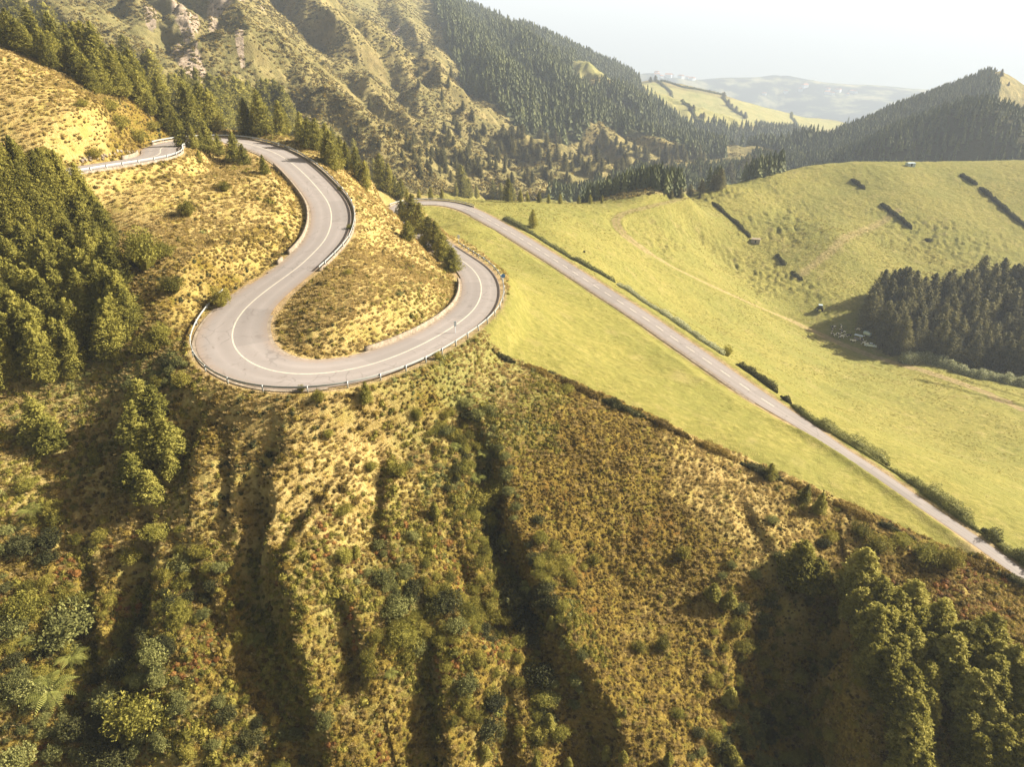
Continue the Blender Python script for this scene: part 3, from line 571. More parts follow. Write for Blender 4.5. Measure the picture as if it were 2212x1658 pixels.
guardrail(idx_near(866, 446), idx_near(985, 442, I_E) + 6, -1, 'guardrail behind the far hairpin at the top of the straight road', base=True)
ia = idx_near(632, 354)
parapet(ia, I_B - 31, 1, 'low concrete wall on the inner side of the upper bend')
parapet(I_B - 29, I_B - 26, 1, 'short detached concrete block beside the road before the hairpin')
parapet((I_C + I_D) // 2 - 14, I_D + 10, -1, 'low concrete wall round the inside of the right-hand curve under the knoll')
parapet(idx_near(330, 340, 0, I_0) - 4, idx_near(347, 331, 0, I_0) + 4, -1, 'short concrete wall at the foot of the upper left slope')

# ---------------------------------------------------------------- foliage
def foliage(name, c1, c2, c3, sc=1.0, trans=.25, obj_var=.35):
    b = NB(name, .75, .2); oi = b.n('ShaderNodeObjectInfo'); tc = b.n('ShaderNodeTexCoord')
    n1 = b.noise(2.2 * sc, 4, .7); r = b.n('ShaderNodeAttribute', attribute_name='leafvar')
    f = b.math('ADD', b.math('MULTIPLY', n1, .7), b.math('MULTIPLY', r.outputs['Fac'], .35))
    f = b.math('ADD', f, b.math('MULTIPLY', b.math('SUBTRACT', oi.outputs['Random'], .5), obj_var))
    cc = b.ramp(f, [(.25, c1), (.52, c2), (.82, c3)]); b.col(cc)
    tr = b.n('ShaderNodeBsdfTranslucent'); b.l(cc, tr.inputs[0]); ms = b.n('ShaderNodeMixShader'); ms.inputs[0].default_value = trans
    b.l(b.p.outputs[0], ms.inputs[1]); b.l(tr.outputs[0], ms.inputs[2]); b.l(ms.outputs[0], b.out.inputs[0]); return b.m
F_CON = foliage('conifer_green', (.095,.095,.017), (.235,.222,.042), (.40,.37,.085), trans=.38)
F_YEL = foliage('young_conifer_green', (.09,.092,.014), (.22,.21,.04), (.38,.35,.085), trans=.35)
F_GRY = foliage('grey_green_leaves', (.075,.080,.025), (.185,.19,.060), (.34,.34,.12))
F_DRK = foliage('dark_bush_green', (.025,.028,.010), (.065,.068,.022), (.14,.135,.045))
F_FAR = foliage('far_conifer_green', (.07,.088,.034), (.145,.165,.060), (.25,.26,.095), .3)
F_BRN = foliage('brown_heath', (.075,.050,.009), (.18,.124,.022), (.31,.23,.058), obj_var=.6)
F_OLV = foliage('olive_heath', (.07,.052,.010), (.18,.132,.024), (.31,.24,.055), obj_var=.6)
F_LIM = foliage('lime_shrub', (.08,.078,.012), (.20,.18,.030), (.34,.30,.065), obj_var=.5)
F_RED = foliage('rust_shrub', (.10,.045,.012), (.20,.09,.022), (.30,.17,.05), obj_var=.6)
F_STR = foliage('straw_grass', (.30,.225,.08), (.43,.335,.135), (.57,.45,.22), obj_var=.4, trans=.35)
F_PAS = foliage('pasture_tuft', (.18,.165,.035), (.28,.245,.06), (.38,.32,.10), obj_var=.4)
F_FRN = foliage('fern_green', (.16,.17,.04), (.36,.37,.10), (.52,.52,.20), trans=.35)
F_GRV = foliage('grove_green', (.045,.045,.014), (.11,.105,.032), (.22,.20,.07))
F_PIN = foliage('pine_green', (.12,.115,.018), (.28,.26,.05), (.46,.42,.12), trans=.4)
F_MSC = foliage('mountain_scrub', (.09,.08,.03), (.19,.165,.06), (.32,.26,.10))
F_HYD = foliage('hydrangea_hedge', (.09,.10,.035), (.22,.235,.10), (.55,.56,.40), 2.5)
b = NB('bark', .9, .1); b.col(b.mix(b.noise(5, 4), (.10,.07,.045), (.20,.15,.10))); M_BARK = b.m
def quads(cen, L, Wd, dirs, nor, rng):     # leaf quads: centre, length dir, normal
    side = np.cross(dirs, nor); side /= np.linalg.norm(side, axis=1)[:, None] + 1e-9
    a = dirs * L[:, None] / 2; s = side * Wd[:, None] / 2
    V = np.stack([cen - a - s * .5, cen - a * .1 + -s, cen + a, cen - a * .1 + s], 1).reshape(-1, 3)
    F = np.arange(len(V)).reshape(-1, 4); return V, F
def rdir(n, rng):
    v = rng.normal(size=(n, 3)); return v / np.linalg.norm(v, axis=1)[:, None]
def blobcore(cen, rad, rng, seg=7):
    V, F = [], []; nv = 0
    for c0, r0 in zip(cen, rad):
        th = np.linspace(0, 2 * math.pi, seg, endpoint=False); ring = []
        for zz, rr in ((-.8, .55), (-.1, 1.0), (.55, .75)):
            for t in th: V.append((c0[0] + r0[0] * rr * math.cos(t) * rng.uniform(.85, 1.1), c0[1] + r0[1] * rr * math.sin(t) * rng.uniform(.85, 1.1), c0[2] + r0[2] * zz))
        V.append((c0[0], c0[1], c0[2] + r0[2])); V.append((c0[0], c0[1], c0[2] - r0[2]))
        for l_ in range(2):
            for k in range(seg): F.append((nv + l_ * seg + k, nv + l_ * seg + (k + 1) % seg, nv + (l_ + 1) * seg + (k + 1) % seg, nv + (l_ + 1) * seg + k))
        for k in range(seg):
            F.append((nv + 2 * seg + k, nv + 2 * seg + (k + 1) % seg, nv + 3 * seg, nv + 3 * seg)); F.append((nv + (k + 1) % seg, nv + k, nv + 3 * seg + 1, nv + 3 * seg + 1))
        nv += 3 * seg + 2
    F = [f if f[2] != f[3] else f for f in F]
    return np.array(V), F
def build_leaf_mesh(name, parts, mat, leafvar=None):
    Vs, Fs = [], []; nv = 0
    for v, f in parts:
        Vs.append(v); Fs += [tuple(int(q) + nv for q in dict.fromkeys(ff)) for ff in f]; nv += len(v)
    me = bpy.data.meshes.new(name); me.from_pydata(np.concatenate(Vs).tolist(), [], Fs); me.update()
    if leafvar is not None:
        a = me.attributes.new('leafvar', 'FLOAT', 'POINT'); lv = np.zeros(nv, np.float32) + .3; lv[:len(leafvar)] = leafvar; a.data.foreach_set('value', lv)
    me.materials.append(mat); return me
def conifer_crown(name, seed, mat, Rr=.2, base=.06, nclu=210, nl=22, leaf=.030, power=.8, tuft=.05, droop=.45):
    rng = np.random.default_rng(seed); k = np.arange(nclu); t = (k + .5) / nclu; h = base + (1 - base) * (1 - (1 - t) ** .62) if power else t
    prof = lambda q: Rr * np.clip(1 - ((q - base) / (1 - base)), 0, 1) ** power * (1 - .55 * np.exp(-((q - base) / .05)))
    lob = 1 + .22 * np.sin(3 * k * 2.4 + seed) * rng.uniform(.4, 1, nclu)
    ang = k * 2.39996 + rng.normal(0, .25, nclu); r = prof(h) * lob * rng.uniform(.72, 1.12, nclu)
    lean = .03 * math.sin(seed)
    C0 = np.stack([r * np.cos(ang) + lean * h, r * np.sin(ang), h - r * droop * .35], -1)
    cs = tuft * (0.55 + .8 * (1 - h)) * rng.uniform(.75, 1.35, nclu)
    cen = np.repeat(C0, nl, 0) + rdir(nclu * nl, rng) * np.repeat(cs, nl)[:, None] * rng.uniform(.2, 1, nclu * nl)[:, None] ** .6 * np.array([1, 1, .8])
    out = np.repeat(np.stack([np.cos(ang), np.sin(ang), np.full(nclu, .15)], -1), nl, 0)
    d = out * .7 + rdir(len(cen), rng) * .8; d /= np.linalg.norm(d, axis=1)[:, None]
    nor = out * .6 + np.array([0, 0, .7]) + rdir(len(cen), rng) * .7
    V, F = quads(cen, leaf * rng.uniform(.7, 1.5, len(cen)), leaf * .55 * rng.uniform(.7, 1.3, len(cen)), d, nor, rng)
    hs = np.linspace(base + .02, .93, 9); core = blobcore([(lean * q, 0, q) for q in hs], [(prof(q) * .68 + .004, prof(q) * .68 + .004, .09) for q in hs], rng)
    lv = np.repeat(np.repeat(rng.uniform(0, 1, nclu), nl), 4)
    return build_leaf_mesh(name, [(V, F), core], mat, lv)
def dome_crown(name, seed, mat, Rr=.6, nclu=90, nl=26, leaf=.07, tuft=.16, flat=1.0, upw=.3):
    rng = np.random.default_rng(seed); k = np.arange(nclu); z = 1 - (k + .5) / nclu * 1.15; ph = k * 2.39996; q = np.sqrt(np.clip(1 - z * z, 0, 1))
    lob = rng.uniform(.5, 1.25, nclu) * (1 + .15 * np.sin(ph * 2 + seed))
    C0 = np.stack([Rr * q * np.cos(ph) * lob, Rr * q * np.sin(ph) * lob, .5 * flat + .5 * flat * z * lob], -1)
    cs = tuft * rng.uniform(.6, 1.4, nclu); N = nclu * nl
    cen = np.repeat(C0, nl, 0) + rdir(N, rng) * np.repeat(cs, nl)[:, None] * rng.uniform(.2, 1, N)[:, None] ** .5
    out = np.repeat(C0 - np.array([0, 0, .4 * flat]), nl, 0); out /= np.linalg.norm(out, axis=1)[:, None] + 1e-6
    d = out * .5 + rdir(N, rng) * .8 + np.array([0, 0, upw]); d /= np.linalg.norm(d, axis=1)[:, None]
    V, F = quads(cen, leaf * rng.uniform(.7, 1.6, N), leaf * .6 * rng.uniform(.7, 1.3, N), d, out + rdir(N, rng) * .8, rng)
    core = blobcore([(0, 0, .42 * flat)], [(Rr * .72, Rr * .72, .42 * flat)], rng, 9)
    return build_leaf_mesh(name, [(V, F), core], mat, np.repeat(np.repeat(rng.uniform(0, 1, nclu), nl), 4))
def trunk_mesh(name, r0=.018, r1=.004, h=.9, seed=1):
    V, F = [], []; rng = np.random.default_rng(seed); L = 7
    for j in range(L):
        t = j / (L - 1); rr = r0 * (1 - t) + r1 * t; ox = .03 * math.sin(seed) * t
        for k in range(6): a = k * math.pi / 3; V.append((ox + rr * math.cos(a), rr * math.sin(a), -.04 + (h + .04) * t))
    for j in range(L - 1):
        for k in range(6): F.append((j * 6 + k, j * 6 + (k + 1) % 6, (j + 1) * 6 + (k + 1) % 6, (j + 1) * 6 + k))
    for q in range(10):               # limbs
        z = rng.uniform(.15, .75); a = rng.uniform(0, 6.28); l = .12 * (1 - z) + .03; n0 = len(V); w = .0035
        for (x, y, zz) in ((0, 0, z), (l * math.cos(a), l * math.sin(a), z + .02)):
            V += [(x - w * math.sin(a), y + w * math.cos(a), zz), (x + w * math.sin(a), y - w * math.cos(a), zz), (x, y, zz + w * 2)]
        F += [(n0, n0 + 1, n0 + 4, n0 + 3), (n0 + 1, n0 + 2, n0 + 5, n0 + 4), (n0 + 2, n0, n0 + 3, n0 + 5)]
    me = bpy.data.meshes.new(name); me.from_pydata(V, [], F); me.materials.append(M_BARK); return me
TRUNKS = [trunk_mesh('trunk', seed=s_) for s_ in (1, 2, 3)]
CR = {
 'cedar': [conifer_crown('cedar_crown', s_, F_CON, Rr=r_, power=p_, nclu=n_, nl=34, leaf=.034, tuft=.075) for s_, r_, p_, n_ in ((1, .23, .60, 120), (2, .20, .52, 120), (3, .26, .66, 130), (4, .18, .58, 110), (5, .22, .45, 125))],
 'young': [conifer_crown('young_cedar_crown', s_, F_YEL, Rr=r_, power=p_, nclu=130, nl=22, leaf=.045, tuft=.07) for s_, r_, p_ in ((11, .27, .8), (12, .32, .7), (13, .24, .9))],
 'pine': [conifer_crown('feathery_pine_crown', s_, F_PIN, Rr=r_, power=p_, base=.12, nclu=150, nl=30, leaf=.05, tuft=.075, droop=-.3) for s_, r_, p_ in ((21, .27, .55), (22, .30, .6), (23, .24, .5), (24, .32, .65))],
 'dusk': [conifer_crown('grove_crown', s_, F_GRV, Rr=r_, power=p_, nclu=95, nl=34, leaf=.036, tuft=.085) for s_, r_, p_ in ((31, .19, .42), (32, .22, .45), (33, .17, .38))],
 'bush': [dome_crown('bush', s_, F_LIM, Rr=r_, flat=f_) for s_, r_, f_ in ((41, .6, 1.), (42, .7, .8), (43, .5, 1.2))],
 'greenbush': [dome_crown('green_bush', s_, F_CON, Rr=r_, flat=f_) for s_, r_, f_ in ((44, .6, 1.), (45, .7, .85), (46, .5, 1.2))],
 'darkbush': [dome_crown('dark_bush', s_, F_DRK, Rr=r_, flat=f_, leaf=.09) for s_, r_, f_ in ((47, .6, .9), (48, .7, .8), (49, .55, 1.1))],
 'greybush': [dome_crown('grey_bush', s_, F_GRY, Rr=r_, flat=f_, leaf=.08) for s_, r_, f_ in ((50, .6, 1.), (51, .7, .8), (52, .5, 1.1))],
}
def depth(p): return p.y * cP - (p.z - CAMZ) * sP
def px2m(p, px): return px * K * depth(p) / FPX
tree_protos = {}
def tree(kind, p, H, label, group, cat='tree', name='conifer_tree', wide=1.0, parts=True):
    v = random.randrange(len(CR[kind])); me = CR[kind][v]; s = H
    if not parts:
        o = bpy.data.objects.new(name, me); COL.objects.link(o); o.location = p; o.rotation_euler = (random.gauss(0, .04), random.gauss(0, .04), random.uniform(0, 6.28)); o.scale = (s * wide, s * wide, s); return tagd(o, label, cat, group)
    if v not in tree_protos.setdefault(kind, {}):
        r = empty(name, p, label, cat, group); cr = bpy.data.objects.new('crown', me); COL.objects.link(cr); cr.parent = r
        tk = bpy.data.objects.new('trunk', TRUNKS[v % 3]); COL.objects.link(tk); tk.parent = r; tree_protos[kind][v] = (r, cr, tk)
    else:
        r0, c0, t0 = tree_protos[kind][v]; r = r0.copy(); r.name = name; COL.objects.link(r); tagd(r, label, cat, group)
        if not group and 'group' in r: del r['group']
        for ch in (c0, t0): x = ch.copy(); COL.objects.link(x); x.parent = r
    r.location = p; r.scale = (s * wide, s * wide, s); r.rotation_euler = (random.gauss(0, .035), random.gauss(0, .035), random.uniform(0, 6.28)); return r
def put(x, y, rmin=0): 
    g = on_ground(x, y, rmin); return g
def Hpx(p, hpx):                    # visible height in print px -> metres
    dep = math.atan2(CAMZ - p.z, math.hypot(p.x, p.y)); return px2m(p, hpx) / max(.35, math.cos(dep))
def scatter_poly(poly, spacing_px, rows=.75, jitter=.4):
    xs = [q[0] for q in poly]; ys = [q[1] for q in poly]; out = []; y = min(ys); k = 0
    while y < max(ys):
        x = min(xs) + (k % 2) * spacing_px / 2
        while x < max(xs):
            qx = x + random.uniform(-jitter, jitter) * spacing_px; qy = y + random.uniform(-jitter, jitter) * spacing_px * rows
            if inpoly(np.array([qx]), np.array([qy]), poly)[0]: out.append((qx, qy))
            x += spacing_px
        y += spacing_px * rows; k += 1
    return out
# left plantation (points are tree feet)
LFOR = [(-60,420),(20,400),(60,385),(125,400),(160,420),(215,470),(245,520),(258,570),(270,640),(295,700),(300,735),(250,765),(215,785),(175,815),(110,830),(60,800),(0,850),(-60,880)]
for x, y in scatter_poly(LFOR, 29, .8):
    g = put(x, y)
    if g: tree('cedar', g, Hpx(g, random.uniform(72, 112)), 'dense green cedar in the thick plantation at the left edge below the road', 'cedars of the left plantation', wide=1.2, name='cedar_tree')
# ridge row: along the far side of the crest
def along(pts, n): 
    P = np.array(pts, float); d = np.r_[0, np.cumsum(np.hypot(*np.diff(P, axis=0).T))]; t = np.linspace(0, d[-1], n); return [(np.interp(q, d, P[:, 0]), np.interp(q, d, P[:, 1])) for q in t]
for n_, pts, h0, h1, dy in [(22, [(-30,85),(30,100),(105,145),(150,165),(197,195),(300,220),(350,262),(385,290)], 62, 92, 0), (20, [(40,88),(120,132),(200,166),(300,202),(370,250),(410,280)], 75, 108, 0),
                        (17, [(430,283),(480,290),(540,286),(600,290),(640,300),(690,330),(730,365)], 62, 92, 0), (14, [(400,262),(470,276),(550,280),(620,286)], 90, 112, 0)]:
    for x, y in along(pts, n_):
        x += random.uniform(-8, 8); y += random.uniform(-8, 6); g = put(x, y, 150)
        if not g: continue
        tree('cedar', g, Hpx(g, random.uniform(h0, h1)), 'tall dark cedar in the dense belt running down the ridge behind the upper bend', 'cedars of the ridge belt', wide=random.uniform(1.05, 1.35))
for x, y, h in [(702,318,52),(722,340,62),(738,352,56),(752,370,62),(772,392,70),(790,410,60),(826,412,76),(843,420,64),(812,395,50),(855,428,46),(765,350,48),(712,355,40),(862,432,36)]:
    g = put(x, y, 120); tree('cedar', g, Hpx(g, h), 'pointed cedar of the thinning line stepping down beside the far side of the upper bend', 'cedars stepping down past the upper bend')
for x, y, h, lb in [(393,318,62,'tallest pointed conifer in front of the upper road, nearest its left stub'),(418,322,52,'leafy conifer just right of the tallest one hiding the upper road'),(452,330,66,'slim conifer in the middle of the clump in front of the upper road'),
                    (475,336,44,'short bright conifer in front of the upper road below its guardrail end'),(508,350,62,'pointed conifer at the edge of the upper road, right of the main clump'),(528,357,44,'rounded conifer just below the pointed one beside the upper road'),
                    (572,376,40,'last small conifer on the bank inside the upper bend'),(436,326,40,'small conifer filling the gap in the clump before the upper road'),(430,345,20,'tiny conifer on the grass below the clump at the upper road')]:
    g = put(x, y); tree('young', g, Hpx(g, h), lb, None, wide=1.05)
for x, y, h, lb in [(890,492,70,'tallest dark tree of the row between the two hairpins, at its top end'),(905,505,64,'broad dark tree just right of the tallest in the row between hairpins'),(882,520,42,'small light tree on the knoll side of the hairpin tree row'),(925,520,50,'middle tree of the row between the hairpins'),
                    (943,540,60,'upright tree below the middle of the row between hairpins'),(958,562,56,'second last tree in the row before the right-hand curve'),(975,586,50,'lowest tree of the row, touching the right-hand curve'),(915,540,30,'low bush-like tree beside the row at the knoll edge'),(872,478,44,'tree at the upper end of the row overhanging the far hairpin')]:
    g = put(x, y); tree('cedar', g, Hpx(g, h), lb, None, wide=1.7)
g = put(1151, 492); tree('cedar', g, Hpx(g, 38), 'lone round-topped conifer standing in the green pasture right of the far hairpin', None, wide=1.3)
for x, y, h in [(985,424,28),(1000,426,66),(1012,428,40),(1030,428,26),(1065,433,42),(1082,432,34),(1096,436,48),(1108,434,36),(1125,437,26),(1140,436,22),(1165,438,24),(1185,440,20),(1210,441,22),(930,432,26),(955,430,22),(1250,441,18),(1275,441,20),(1300,440,18),(880,438,30),(868,428,40),(905,432,24)]:
    g = put(x, y, 240); tree('cedar', g, Hpx(g, h), 'tallest spire-shaped cedar behind the top of the straight road' if h == 66 else 'cedar in the loose line along the far rim of the green pasture', None if h == 66 else 'cedars along the pasture rim')
for x, y, h in [(1555,408,42),(1575,398,46),(1595,390,40),(1610,385,48),(1625,380,44),(1642,377,40),(1660,374,34),(1540,412,34),(1515,418,30),(1490,424,26),(1470,428,22),(1450,430,18)]:
    g = put(x, y, 300); tree('dusk', g, Hpx(g, h), 'dark cedar in the clump at the notch of the pasture crest', 'cedars at the crest notch', wide=1.3)
# grove on the right
GROVE = [(1858,710),(1880,655),(1905,640),(1960,650),(2060,640),(2130,625),(2212,610),(2235,610),(2240,812),(2212,812),(2140,800),(2060,790),(1990,776),(1940,770),(1905,768),(1885,748)]
for x, y in scatter_poly(GROVE, 26, .68):
    g = put(x, y, 120)
    if g: tree('dusk', g, Hpx(g, random.uniform(56, 84)), 'dark feathery tree packed into the square grove at the right edge', 'trees of the right-hand grove', wide=1.15, name='grove_tree')
# pines of the lower right slope
PIN = [(800,430),(850,450),(900,470),(1170,480),(1150,540),(1160,640),(1300,600),(1290,660),(1240,740),(1250,800),(1400,700),(1480,620),(1640,760),(1280,900),(1250,970),(1400,940),(1480,920),(1330,1010),(1440,850),(1520,820),(1600,900),(1590,1100),(1750,1080),(1720,980),(1680,860),(1460,1130),(1430,1220),(1580,1260),(1960,840),(1860,980),(2090,990),(1900,1190),(2000,1220),(1850,1400),(2050,1290),(1920,1430),(1470,1330),(1480,1440),(1500,1540),(2000,1520),(1450,1640),(2110,1460),(2160,1620),(1810,1180),(1980,1080),(2150,1120),(2190,1260),(1790,900),(1880,880),(1990,960),(1350,1150),(1330,820),(2060,1400),(1960,1330),(1880,1560),(1980,1640),(1560,1640)]
for cx, cy in PIN:
    x = 1436.3 + cx * .3509; y = 1076 + cy * .3509 + 38; g = put(x, y)
    if not g: continue
    g.z -= .3
    tree('pine', g, px2m(g, random.uniform(85, 125)), 'feathery yellow-green pine in the stand on the dark slope at the lower right', 'pines of the lower right stand', name='pine_tree', wide=1.25)
for cx, cy, s, lb in [(290,610,46,'left one of two small pines at the rim of the big lower right shadow'),(385,660,46,'right one of two small pines at the rim of the big lower right shadow'),(395,1260,52,'single pine lit at its tip inside the big lower right shadow'),(400,1600,50,'pine at the bottom edge inside the lower right shadow'),(440,1665,44,'low pine at the very bottom edge, right of another in the shadow')]:
    g = put(1436.3 + cx * .3509, 1076 + cy * .3509 + 8)
    if g: tree('pine', g, px2m(g, s), lb, None, name='pine_tree', wide=1.25)
for cx, cy, s, lb in [(1340,800,40,'round bright pine beside the mid-slope gully'),(940,1600,48,'tall bright pine at the bottom centre edge'),(1330,1420,52,'large pine shading the gully at the bottom centre'),(1250,1650,36,'pine cut by the bottom edge, right of the large bottom pine'),(1450,1660,38,'next pine along the bottom edge, in the gully mouth'),(1680,1600,42,'left one of the paired bright pines near the bottom edge'),(1780,1610,38,'right one of the paired bright pines near the bottom edge'),
                      (1750,1390,26,'small bright pine above the paired ones'),(2060,1630,40,'pine at the bottom edge under the brown heath face'),(950,700,34,'slender pine standing in a dark hollow, lower centre'),(140,360,36,'pine left of centre among straw patches'),(630,110,44,'bushy pine on the small rib in the centre'),(1790,1320,18,'tiny pine on the heath face near its foot')]:
    g = put(720 * 1.0 + (cx - 0) * .3509, 1076 + cy * .3509 + 6)
    if g: tree('pine', g, px2m(g, s), lb, None, name='pine_tree')
# trees below the bend at the left (crop 4 coordinates)
for cx, cy, s, lb in [(880,950,60,'topmost tree of the dark clump below the left side of the hairpin'),(970,1000,66,'upper right tree of the clump below the hairpin'),(860,1120,72,'left tree in the middle of the clump below the hairpin'),(1050,1220,76,'broad right tree in the clump below the hairpin'),(900,1250,70,'central tree of the clump below the hairpin'),
                      (1060,1360,56,'lower right tree of the clump below the hairpin'),(850,1420,70,'lower left tree of the clump below the hairpin'),(930,1500,60,'lowest tree of the clump below the hairpin'),(250,1130,80,'wide leafy tree standing alone near the left edge with a long shadow'),(330,1190,60,'smaller tree leaning on the lone wide one near the left edge')]:
    g = put(cx * .3509, 526 + cy * .3509 + 26)
    if g: tree('young', g, px2m(g, s * 1.25), lb, None, name='bushy_tree', wide=1.5)
for x, y, s, lb in [(790,870,44,'dark pointed tree casting a shadow just below the hairpin road edge'),(1665,1035,34,'spiky dark conifer leaning on the field-edge hedge, furthest up'),(1735,1085,38,'upper one of the two bushy conifers beside the field-edge hedge'),(1768,1108,46,'larger lower one of the two bushy conifers beside the field-edge hedge')]:
    g = put(x, y)
    if g: tree('young', g, Hpx(g, s), lb, None, wide=1.2)
# ---- shrubs one by one: x, y, width px, kind, label
SHR = [(315,560,90,'greenbush','large leafy bush group on the straw slope right of the plantation'),(350,545,50,'greenbush','dark right shoulder bush of the large group on the straw slope'),(275,570,36,'bush','small pale bush at the left foot of the large group on the slope'),
 (405,458,42,'bush','flat green bush in the middle of the pale straw slope'),(430,350,14,'bush','tiny bush under the road clump on the pale slope'),(485,408,26,'bush','low yellow bush near the top of the pale straw slope'),(375,622,44,'bush','round bush halfway down the heathery bank left of the leg'),
 (478,652,50,'bush','round bright bush touching the road where the leg meets the hairpin'),(350,725,50,'greenbush','upper of two bushes on the bank left of the hairpin'),(320,750,50,'bush','lower of two bushes on the bank left of the hairpin'),
 (155,812,30,'bush','round bush at the lower edge of the plantation, right'),(105,818,34,'greenbush','round bush at the lower edge of the plantation, left'),(345,832,34,'bush','left bush of the pair just above the tree clump below the hairpin'),(395,828,44,'bush','right bush of the pair just above the tree clump below the hairpin'),
 (652,843,18,'bush','small tuft poking over the guardrail at the bottom of the hairpin'),(690,862,34,'bush','pale bush hugging the slope directly under the hairpin'),(735,410,12,'bush','small bush between upper bend rail and trees'),(757,492,16,'greenbush','dark little bush under the outer rail of the upper bend'),
 (752,590,18,'bush','single small bush on the knoll slope below the leg'),(862,630,8,'bush','tiny bush on the knoll near the right curve'),(205,333,34,'bush','round bush with a shadow on the upper left slope by the road stub'),(95,332,30,'bush','bush above the plantation on the upper left slope'),
 (235,230,40,'bush','upper bush of the green streak on the upper left slope'),(255,268,50,'bush','lower bush of the green streak on the upper left slope'),(300,300,36,'bush','bush at the road edge below the green streak'),(180,225,24,'bush','pale bush on the rim of the upper left slope'),(330,275,30,'bush','bush right of the green streak near the upper road'),
 (50,1180,60,'darkbush','dark shrub near the left edge, left of two'),(110,1170,50,'darkbush','dark shrub near the left edge, right of two'),(285,1200,50,'bush','mossy round shrub among straw, lower left'),(340,1150,50,'greenbush','leafy shrub at the head of the first gully'),(400,1215,50,'greybush','grey-green shrub on the rib between the left gullies'),
 (475,1225,30,'greybush','small pale shrub at the edge of the large gully'),(350,1310,30,'greenbush','small shrub inside the left hollow'),(440,1330,30,'greybush','grey shrub on the narrow lit rib beside the big gully'),(150,1340,110,'greybush','biggest grey-green shrub at the lower left, leafy and wide'),(60,1320,80,'greenbush','shrub left of the biggest grey-green one'),
 (30,1350,60,'greybush','pale shrub at the left picture edge above the fern'),(335,1420,70,'greybush','bright leafy shrub above the lowest left thicket'),(270,1440,60,'darkbush','dark half of the lowest left thicket top'),(300,1540,120,'greenbush','widest shrub of the lowest left thicket'),(240,1510,70,'greybush','left flank shrub of the lowest left thicket'),
 (160,1580,60,'darkbush','dark shrub below the tree fern'),(220,1620,70,'darkbush','dark shrub at the bottom edge left of centre'),(75,1490,70,'greybush','pale shrub partly under the tree fern'),(475,1520,36,'greybush','pale conical shrub on the rib at the lower left'),(40,1640,70,'greybush','pale shrub in the bottom left corner'),(410,1630,40,'bush','lime shrub at the bottom edge on the rib'),
 (250,1640,60,'darkbush','dark shrub at the bottom edge beside the thicket'),(630,1180,26,'bush','lime shrub on the lit slope right of the big gully'),(740,1100,40,'bush','round shrub left of the central rib'),(745,1205,44,'greenbush','shrub beside the centre straw patch'),(820,1180,30,'greybush','pale shrub at the top of the grey-green streak'),
 (830,1250,44,'greybush','second shrub of the grey-green streak'),(860,1310,56,'greybush','third shrub of the grey-green streak'),(870,1370,60,'greenbush','lowest shrub of the grey-green streak'),(905,1400,36,'greybush','small shrub right of the streak bottom'),(960,1300,60,'darkbush','dark rounded shrub right of the grey-green streak'),(985,1350,44,'greybush','grey shrub under the dark rounded one'),
 (1075,1180,56,'darkbush','dark domed shrub in the central gully'),(1060,1130,40,'greenbush','leafy shrub above the dark domed one in the gully'),(1100,1280,80,'darkbush','largest dark shrub of the central gully'),(1130,1335,60,'darkbush','dark shrub just below the largest of the central gully'),(1165,1460,60,'darkbush','tall dark shrub by the lower gully shadow'),
 (1170,1510,50,'greenbush','shrub below the tall dark one by the gully shadow'),(1010,1480,50,'greybush','rounded shrub in the lower centre'),(1065,1520,56,'darkbush','paired dark shrub in the lower centre, right'),(1050,1570,56,'darkbush','dark shrub under the paired ones, lower centre'),(1000,1010,44,'greenbush','leafy shrub at the head of the central gully'),
 (1040,1075,60,'bush','bright leafy shrub cluster among ferns in the gully'),(1075,1050,50,'bush','bright shrub right of the fern cluster in the gully'),(900,900,30,'greenbush','shrub on the spur below the right leg of the road'),(960,930,34,'greybush','shrub on the grey-green spur'),(945,772,20,'bush','small bush just below the right leg guardrail'),(1027,737,14,'greenbush','little bush at the tip of the green field'),
 (1225,840,26,'greenbush','bush poking from the field-edge hedge'),(1570,765,26,'greenbush','dark bush in the verge of the straight road throwing a shadow on it'),(1860,1145,40,'bush','bush on the heath below the field-edge hedge, first'),(1895,1175,54,'bush','bush on the heath below the field-edge hedge, second'),(1950,1165,40,'greenbush','bush on the heath below the hedge, touching it'),
 (2000,1195,60,'greenbush','dark bush below the right end of the hedge, left half'),(2050,1215,54,'bush','dark bush below the right end of the hedge, right half'),(1475,1200,34,'bush','small bush in the heath face, left of the footpath end'),(1680,1205,26,'greybush','pale bush at the end of the thin trench'),(1560,1245,20,'greybush','small grey bush on the heath'),
 (1380,1400,30,'bush','small bush at the foot of the heath face, left'),(1430,1395,36,'bush','small bush at the foot of the heath face, right'),(1165,1240,24,'bush','bright little bush beside the gully mouth'),(1225,1240,24,'bush','bright little bush on the sunny side of the gully'),(2003,520,12,'darkbush','tiny dark bush on the right hill pasture'),(1262,545,6,'darkbush','tiny bush beside the hydrangea hedge'),
 (1330,880,14,'greenbush','bush at the bend of the field-edge hedge'),(1325,873,30,'darkbush','dark bush bulging from the middle of the field-edge hedge'),(800,1010,30,'greenbush','shrub on the straw rib below the hairpin'),(860,1020,44,'greenbush','shadowy shrub on the centre rib'),(710,940,26,'greenbush','small shrub below the hairpin'),(210,1000,30,'greenbush','shrub near the large left shadow'),
 (60,1050,44,'greenbush','shrub at the left edge below the lone wide tree'),(120,1120,40,'bush','leafy plant left of the two dark shrubs'),(200,1280,30,'greenbush','low shrub in the rusty patch'),(110,1400,50,'darkbush','dark shrub above the tree fern')]
